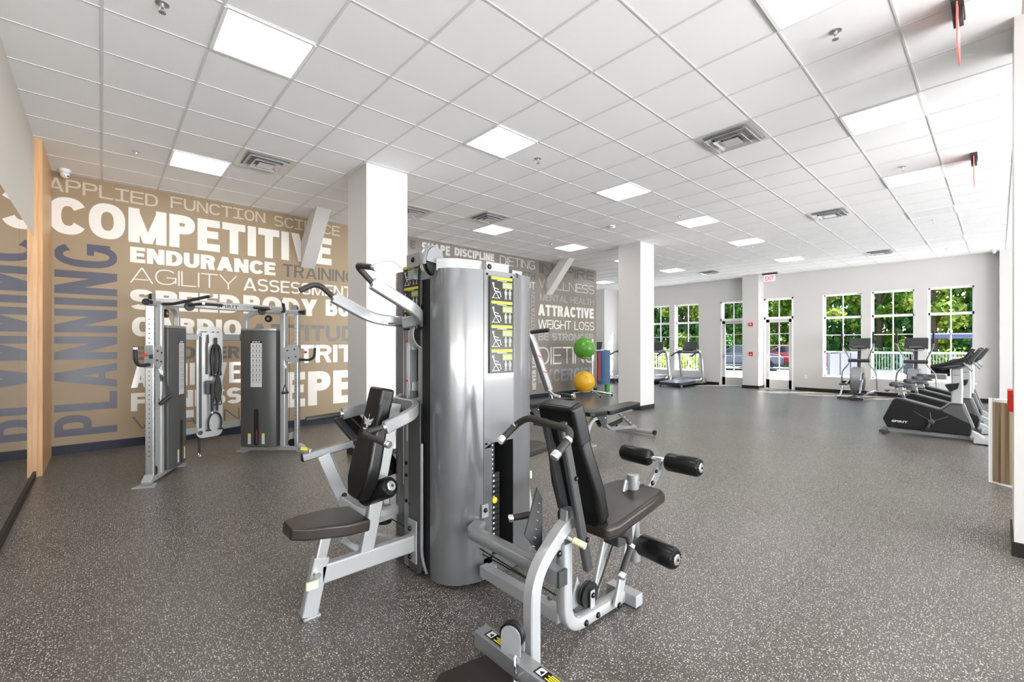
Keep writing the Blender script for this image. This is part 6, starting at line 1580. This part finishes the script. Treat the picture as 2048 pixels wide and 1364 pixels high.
TREES = [(37, -4, 9, 3.4, 'leaf', 'bright green tree furthest right through the windows'), (39, -0.5, 10, 3.6, 'leaf3', 'dark green tree through the rightmost window'),
 (37, 2.6, 9, 3.2, 'leaf2', 'yellow-green tree between the two rightmost windows'), (40, 5.6, 11, 3.6, 'leaf', 'green tree through the middle of three right windows'),
 (37, 8.6, 9, 3.2, 'leaf2', 'yellow-green tree through the left of three right windows'), (40, 12, 11, 3.6, 'leaf', 'green tree seen above the right glass door'),
 (37, 15.2, 9, 3.4, 'leaf3', 'dark blue-green tree behind the right glass door'), (38, 18.6, 10, 3.6, 'leaf2', 'yellow-green tree behind the left glass door'),
 (36, 22.2, 9, 3.4, 'leaf', 'green tree left of the left glass door'), (35, 25.6, 10, 3.4, 'leaf2', 'yellow-green tree through the right one of the left windows'),
 (33, 28.5, 9, 3.4, 'leaf', 'green tree through the left one of the left windows'), (31.5, 33, 10, 3.6, 'leaf3', 'dark tree furthest left through the windows')]
for k, (x, y, h, w, lm, lab) in enumerate(TREES):
    tree(x, y, h, w, lm, lab, seed=k)
# clipped hedge band behind the trees
for k in range(7):
    y = -9 + k * 8
    x = 45 - abs(k - 2) * 0.8
    rnd = random.Random(50 + k)
    vs = []; fs = []
    for _ in range(6500):
        px = x + rnd.uniform(-1.2, 1.2); py = y + rnd.uniform(-3.8, 3.8); pz = rnd.uniform(0, 11.5)
        R = Euler((rnd.uniform(-1.2, 1.2), rnd.uniform(0.2, 1.6), rnd.uniform(0, 6.28))).to_matrix(); s_ = rnd.uniform(0.16, 0.42); q = len(vs)
        for a, b_ in ((-1, 0), (0, -0.6), (1, 0), (0, 0.6)):
            v = R @ V((a * s_, b_ * s_, 0)); vs.append((px + v.x - x, py + v.y - y, max(0.02, pz + v.z)))
        fs.append((q, q + 1, q + 2, q + 3))
    me = bpy.data.meshes.new('dense_trees'); me.from_pydata(vs, [], fs); me.materials.append(M[('leaf3', 'leaf', 'leaf3', 'leaf2')[k % 4]])
    o = bpy.data.objects.new('tree_belt', me); COL.objects.link(o); o.location = (x, y, 0)
    tag(o, 'dense belt of trees closing the view behind the car park', 'tree belt', 'tree belt behind the car park', 'stuff')
# low shrubs at the railing
SHRUBS = [(34.2, 4.9, 'left one of three leafy shrubs behind the right-hand white railing'), (34.8, 2.0, 'middle one of three leafy shrubs behind the right-hand white railing'), (35.2, -0.9, 'right one of three leafy shrubs behind the right-hand white railing'),
          (27.5, 15.2, 'leafy shrub at the edge of the car park near the parked cars'), (24.5, 16.2, 'left leafy shrub behind the left-hand white railing'), (25, 12.6, 'right leafy shrub behind the left-hand white railing')]
for k, (x, y, slab) in enumerate(SHRUBS):
    rnd = random.Random(90 + k); vs = []; fs = []
    for _ in range(900):
        px = max(-1, min(1, rnd.gauss(0, 0.5))); py = max(-1.2, min(1.2, rnd.gauss(0, 0.6))); pz = min(1.3, abs(rnd.gauss(0.4, 0.38)))
        R = Euler((rnd.uniform(-1.2, 1.2), rnd.uniform(-1.2, 1.2), rnd.uniform(0, 6.28))).to_matrix(); s_ = rnd.uniform(0.06, 0.16); q = len(vs)
        for a, b_ in ((-1, 0), (0, -0.6), (1, 0), (0, 0.6)):
            v = R @ V((a * s_, b_ * s_, 0)); vs.append((px + v.x, py + v.y, max(0.02, pz + v.z)))
        fs.append((q, q + 1, q + 2, q + 3))
    me = bpy.data.meshes.new('shrub'); me.from_pydata(vs, [], fs); me.materials.append(M['leaf2' if k % 2 else 'leaf3'])
    o = bpy.data.objects.new('shrub', me); COL.objects.link(o); o.location = (x, y, -0.05)
    tag(o, slab, 'shrub', 'shrubs by the railing')

# cars
def car(x, y, ang, m, lab, suv=False):
    r = thing('car', (0, 0, 0), lab, 'car')
    h = 0.25 if suv else 0.0
    prof = [(-2.2, 0.35), (-2.25, 0.75), (-2.0, 0.95 + h * 0.6), (-1.5, 1.0 + h), (-1.0, 1.42 + h), (0.3, 1.45 + h), (1.05, 1.02 + h), (2.0, 0.85 + h * 0.5), (2.25, 0.6), (2.2, 0.35)]
    mb = MB(); mb.prism(prof, (0, 0, 0), (1, 0, 0), (0, 0, 1), -0.88, 0.88); mb.build('car_body', m, r, bev=0.08, seg=3)
    mb = MB(); mb.prism([(-1.35, 1.02 + h), (-0.95, 1.38 + h), (0.25, 1.40 + h), (0.90, 1.04 + h)], (0, 0, 0), (1, 0, 0), (0, 0, 1), -0.885, 0.885)
    mb.prism([(0.36, 1.40 + h), (1.02, 1.04 + h), (1.05, 1.06 + h), (0.38, 1.44 + h)], (0, 0, 0), (1, 0, 0), (0, 0, 1), -0.75, 0.75); mb.build('car_window', 'car_glass', r)
    for sx in (-1.4, 1.4):
        for sy in (-1, 1):
            mb = MB(); mb.lathe((sx, sy * 0.78, 0.33), (0, sy, 0), [(0, 0.33), (0.12, 0.33), (0.125, 0.2), (0.115, 0.05)], 24); mb.build('wheel', 'black', r)
    r.location = (x, y, -0.05); r.rotation_euler = (0, 0, ang)
car(28.5, 10.6, 1.9, 'car_blue', 'dark blue car parked outside the left glass door')
car(31.5, 8.9, 1.75, 'car_red', 'red car parked outside the right glass door')
# golf cart
r = thing('golf_cart', (0, 0, 0), 'golf cart with a blue roof parked outside the rightmost window', 'golf cart')
mb = MB(); mb.prism(rrect(-0.85, 0.85, -0.62, 0.62, 0.15), (0, 0, 0), (1, 0, 0), (0, 1, 0), 1.76, 1.94); mb.build('roof', 'cart_roof', r, bev=0.08, seg=3)
for sx, sy in ((-0.85, -0.5), (-0.85, 0.5), (0.75, -0.5), (0.75, 0.5)):
    mb = MB(); mb.cyl((sx, sy, 0.6), (sx * 0.98, sy, 1.86), 0.022, n=8); mb.build('roof_post', 'black', r)
mb = MB(); mb.prism([(-1.15, 0.3), (-1.15, 0.85), (-0.3, 0.9), (-0.2, 0.35), (0.6, 0.35), (0.75, 0.85), (1.1, 0.8), (1.2, 0.3)], (0, 0, 0), (1, 0, 0), (0, 0, 1), -0.58, 0.58); mb.build('cart_body', 'charcoal', r, bev=0.05)
mb = MB(); mb.b2((-0.85, -0.5, 0.88), (-0.25, 0.5, 1.0)); mb.b2((-0.95, -0.5, 1.0), (-0.82, 0.5, 1.4)); mb.build('cart_seat', 'white', r, bev=0.03)
for sx in (-0.8, 0.8):
    for sy in (-1, 1):
        mb = MB(); mb.lathe((sx, sy * 0.5, 0.23), (0, sy, 0), [(0, 0.23), (0.14, 0.23), (0.145, 0.12)], 18); mb.build('wheel', 'black', r)
r.location = (24.5, 1.45, -0.05); r.rotation_euler = (0, 0, 1.75)
# patio box with a yellow tool outside the rightmost window
mb = MB(); mb.b2((17.6, 1.0, -0.03), (18.1, 1.62, 0.62)); o = mb.build('deck_box', 'charcoal', bev=0.02); tag(o, 'dark deck box outside under the rightmost window', 'box')
mb = MB(); mb.cyl((17.35, 1.42, -0.03), (17.35, 1.42, 0.50), 0.12, n=18); mb.tube([(17.35, 1.42, 0.50), (17.35, 1.42, 0.68), (17.35, 1.32, 0.62)], 0.025, 8, 0.04); o = mb.build('water_jug', 'yellow', bev=0.02); tag(o, 'yellow water jug standing outside by the dark deck box', 'jug')
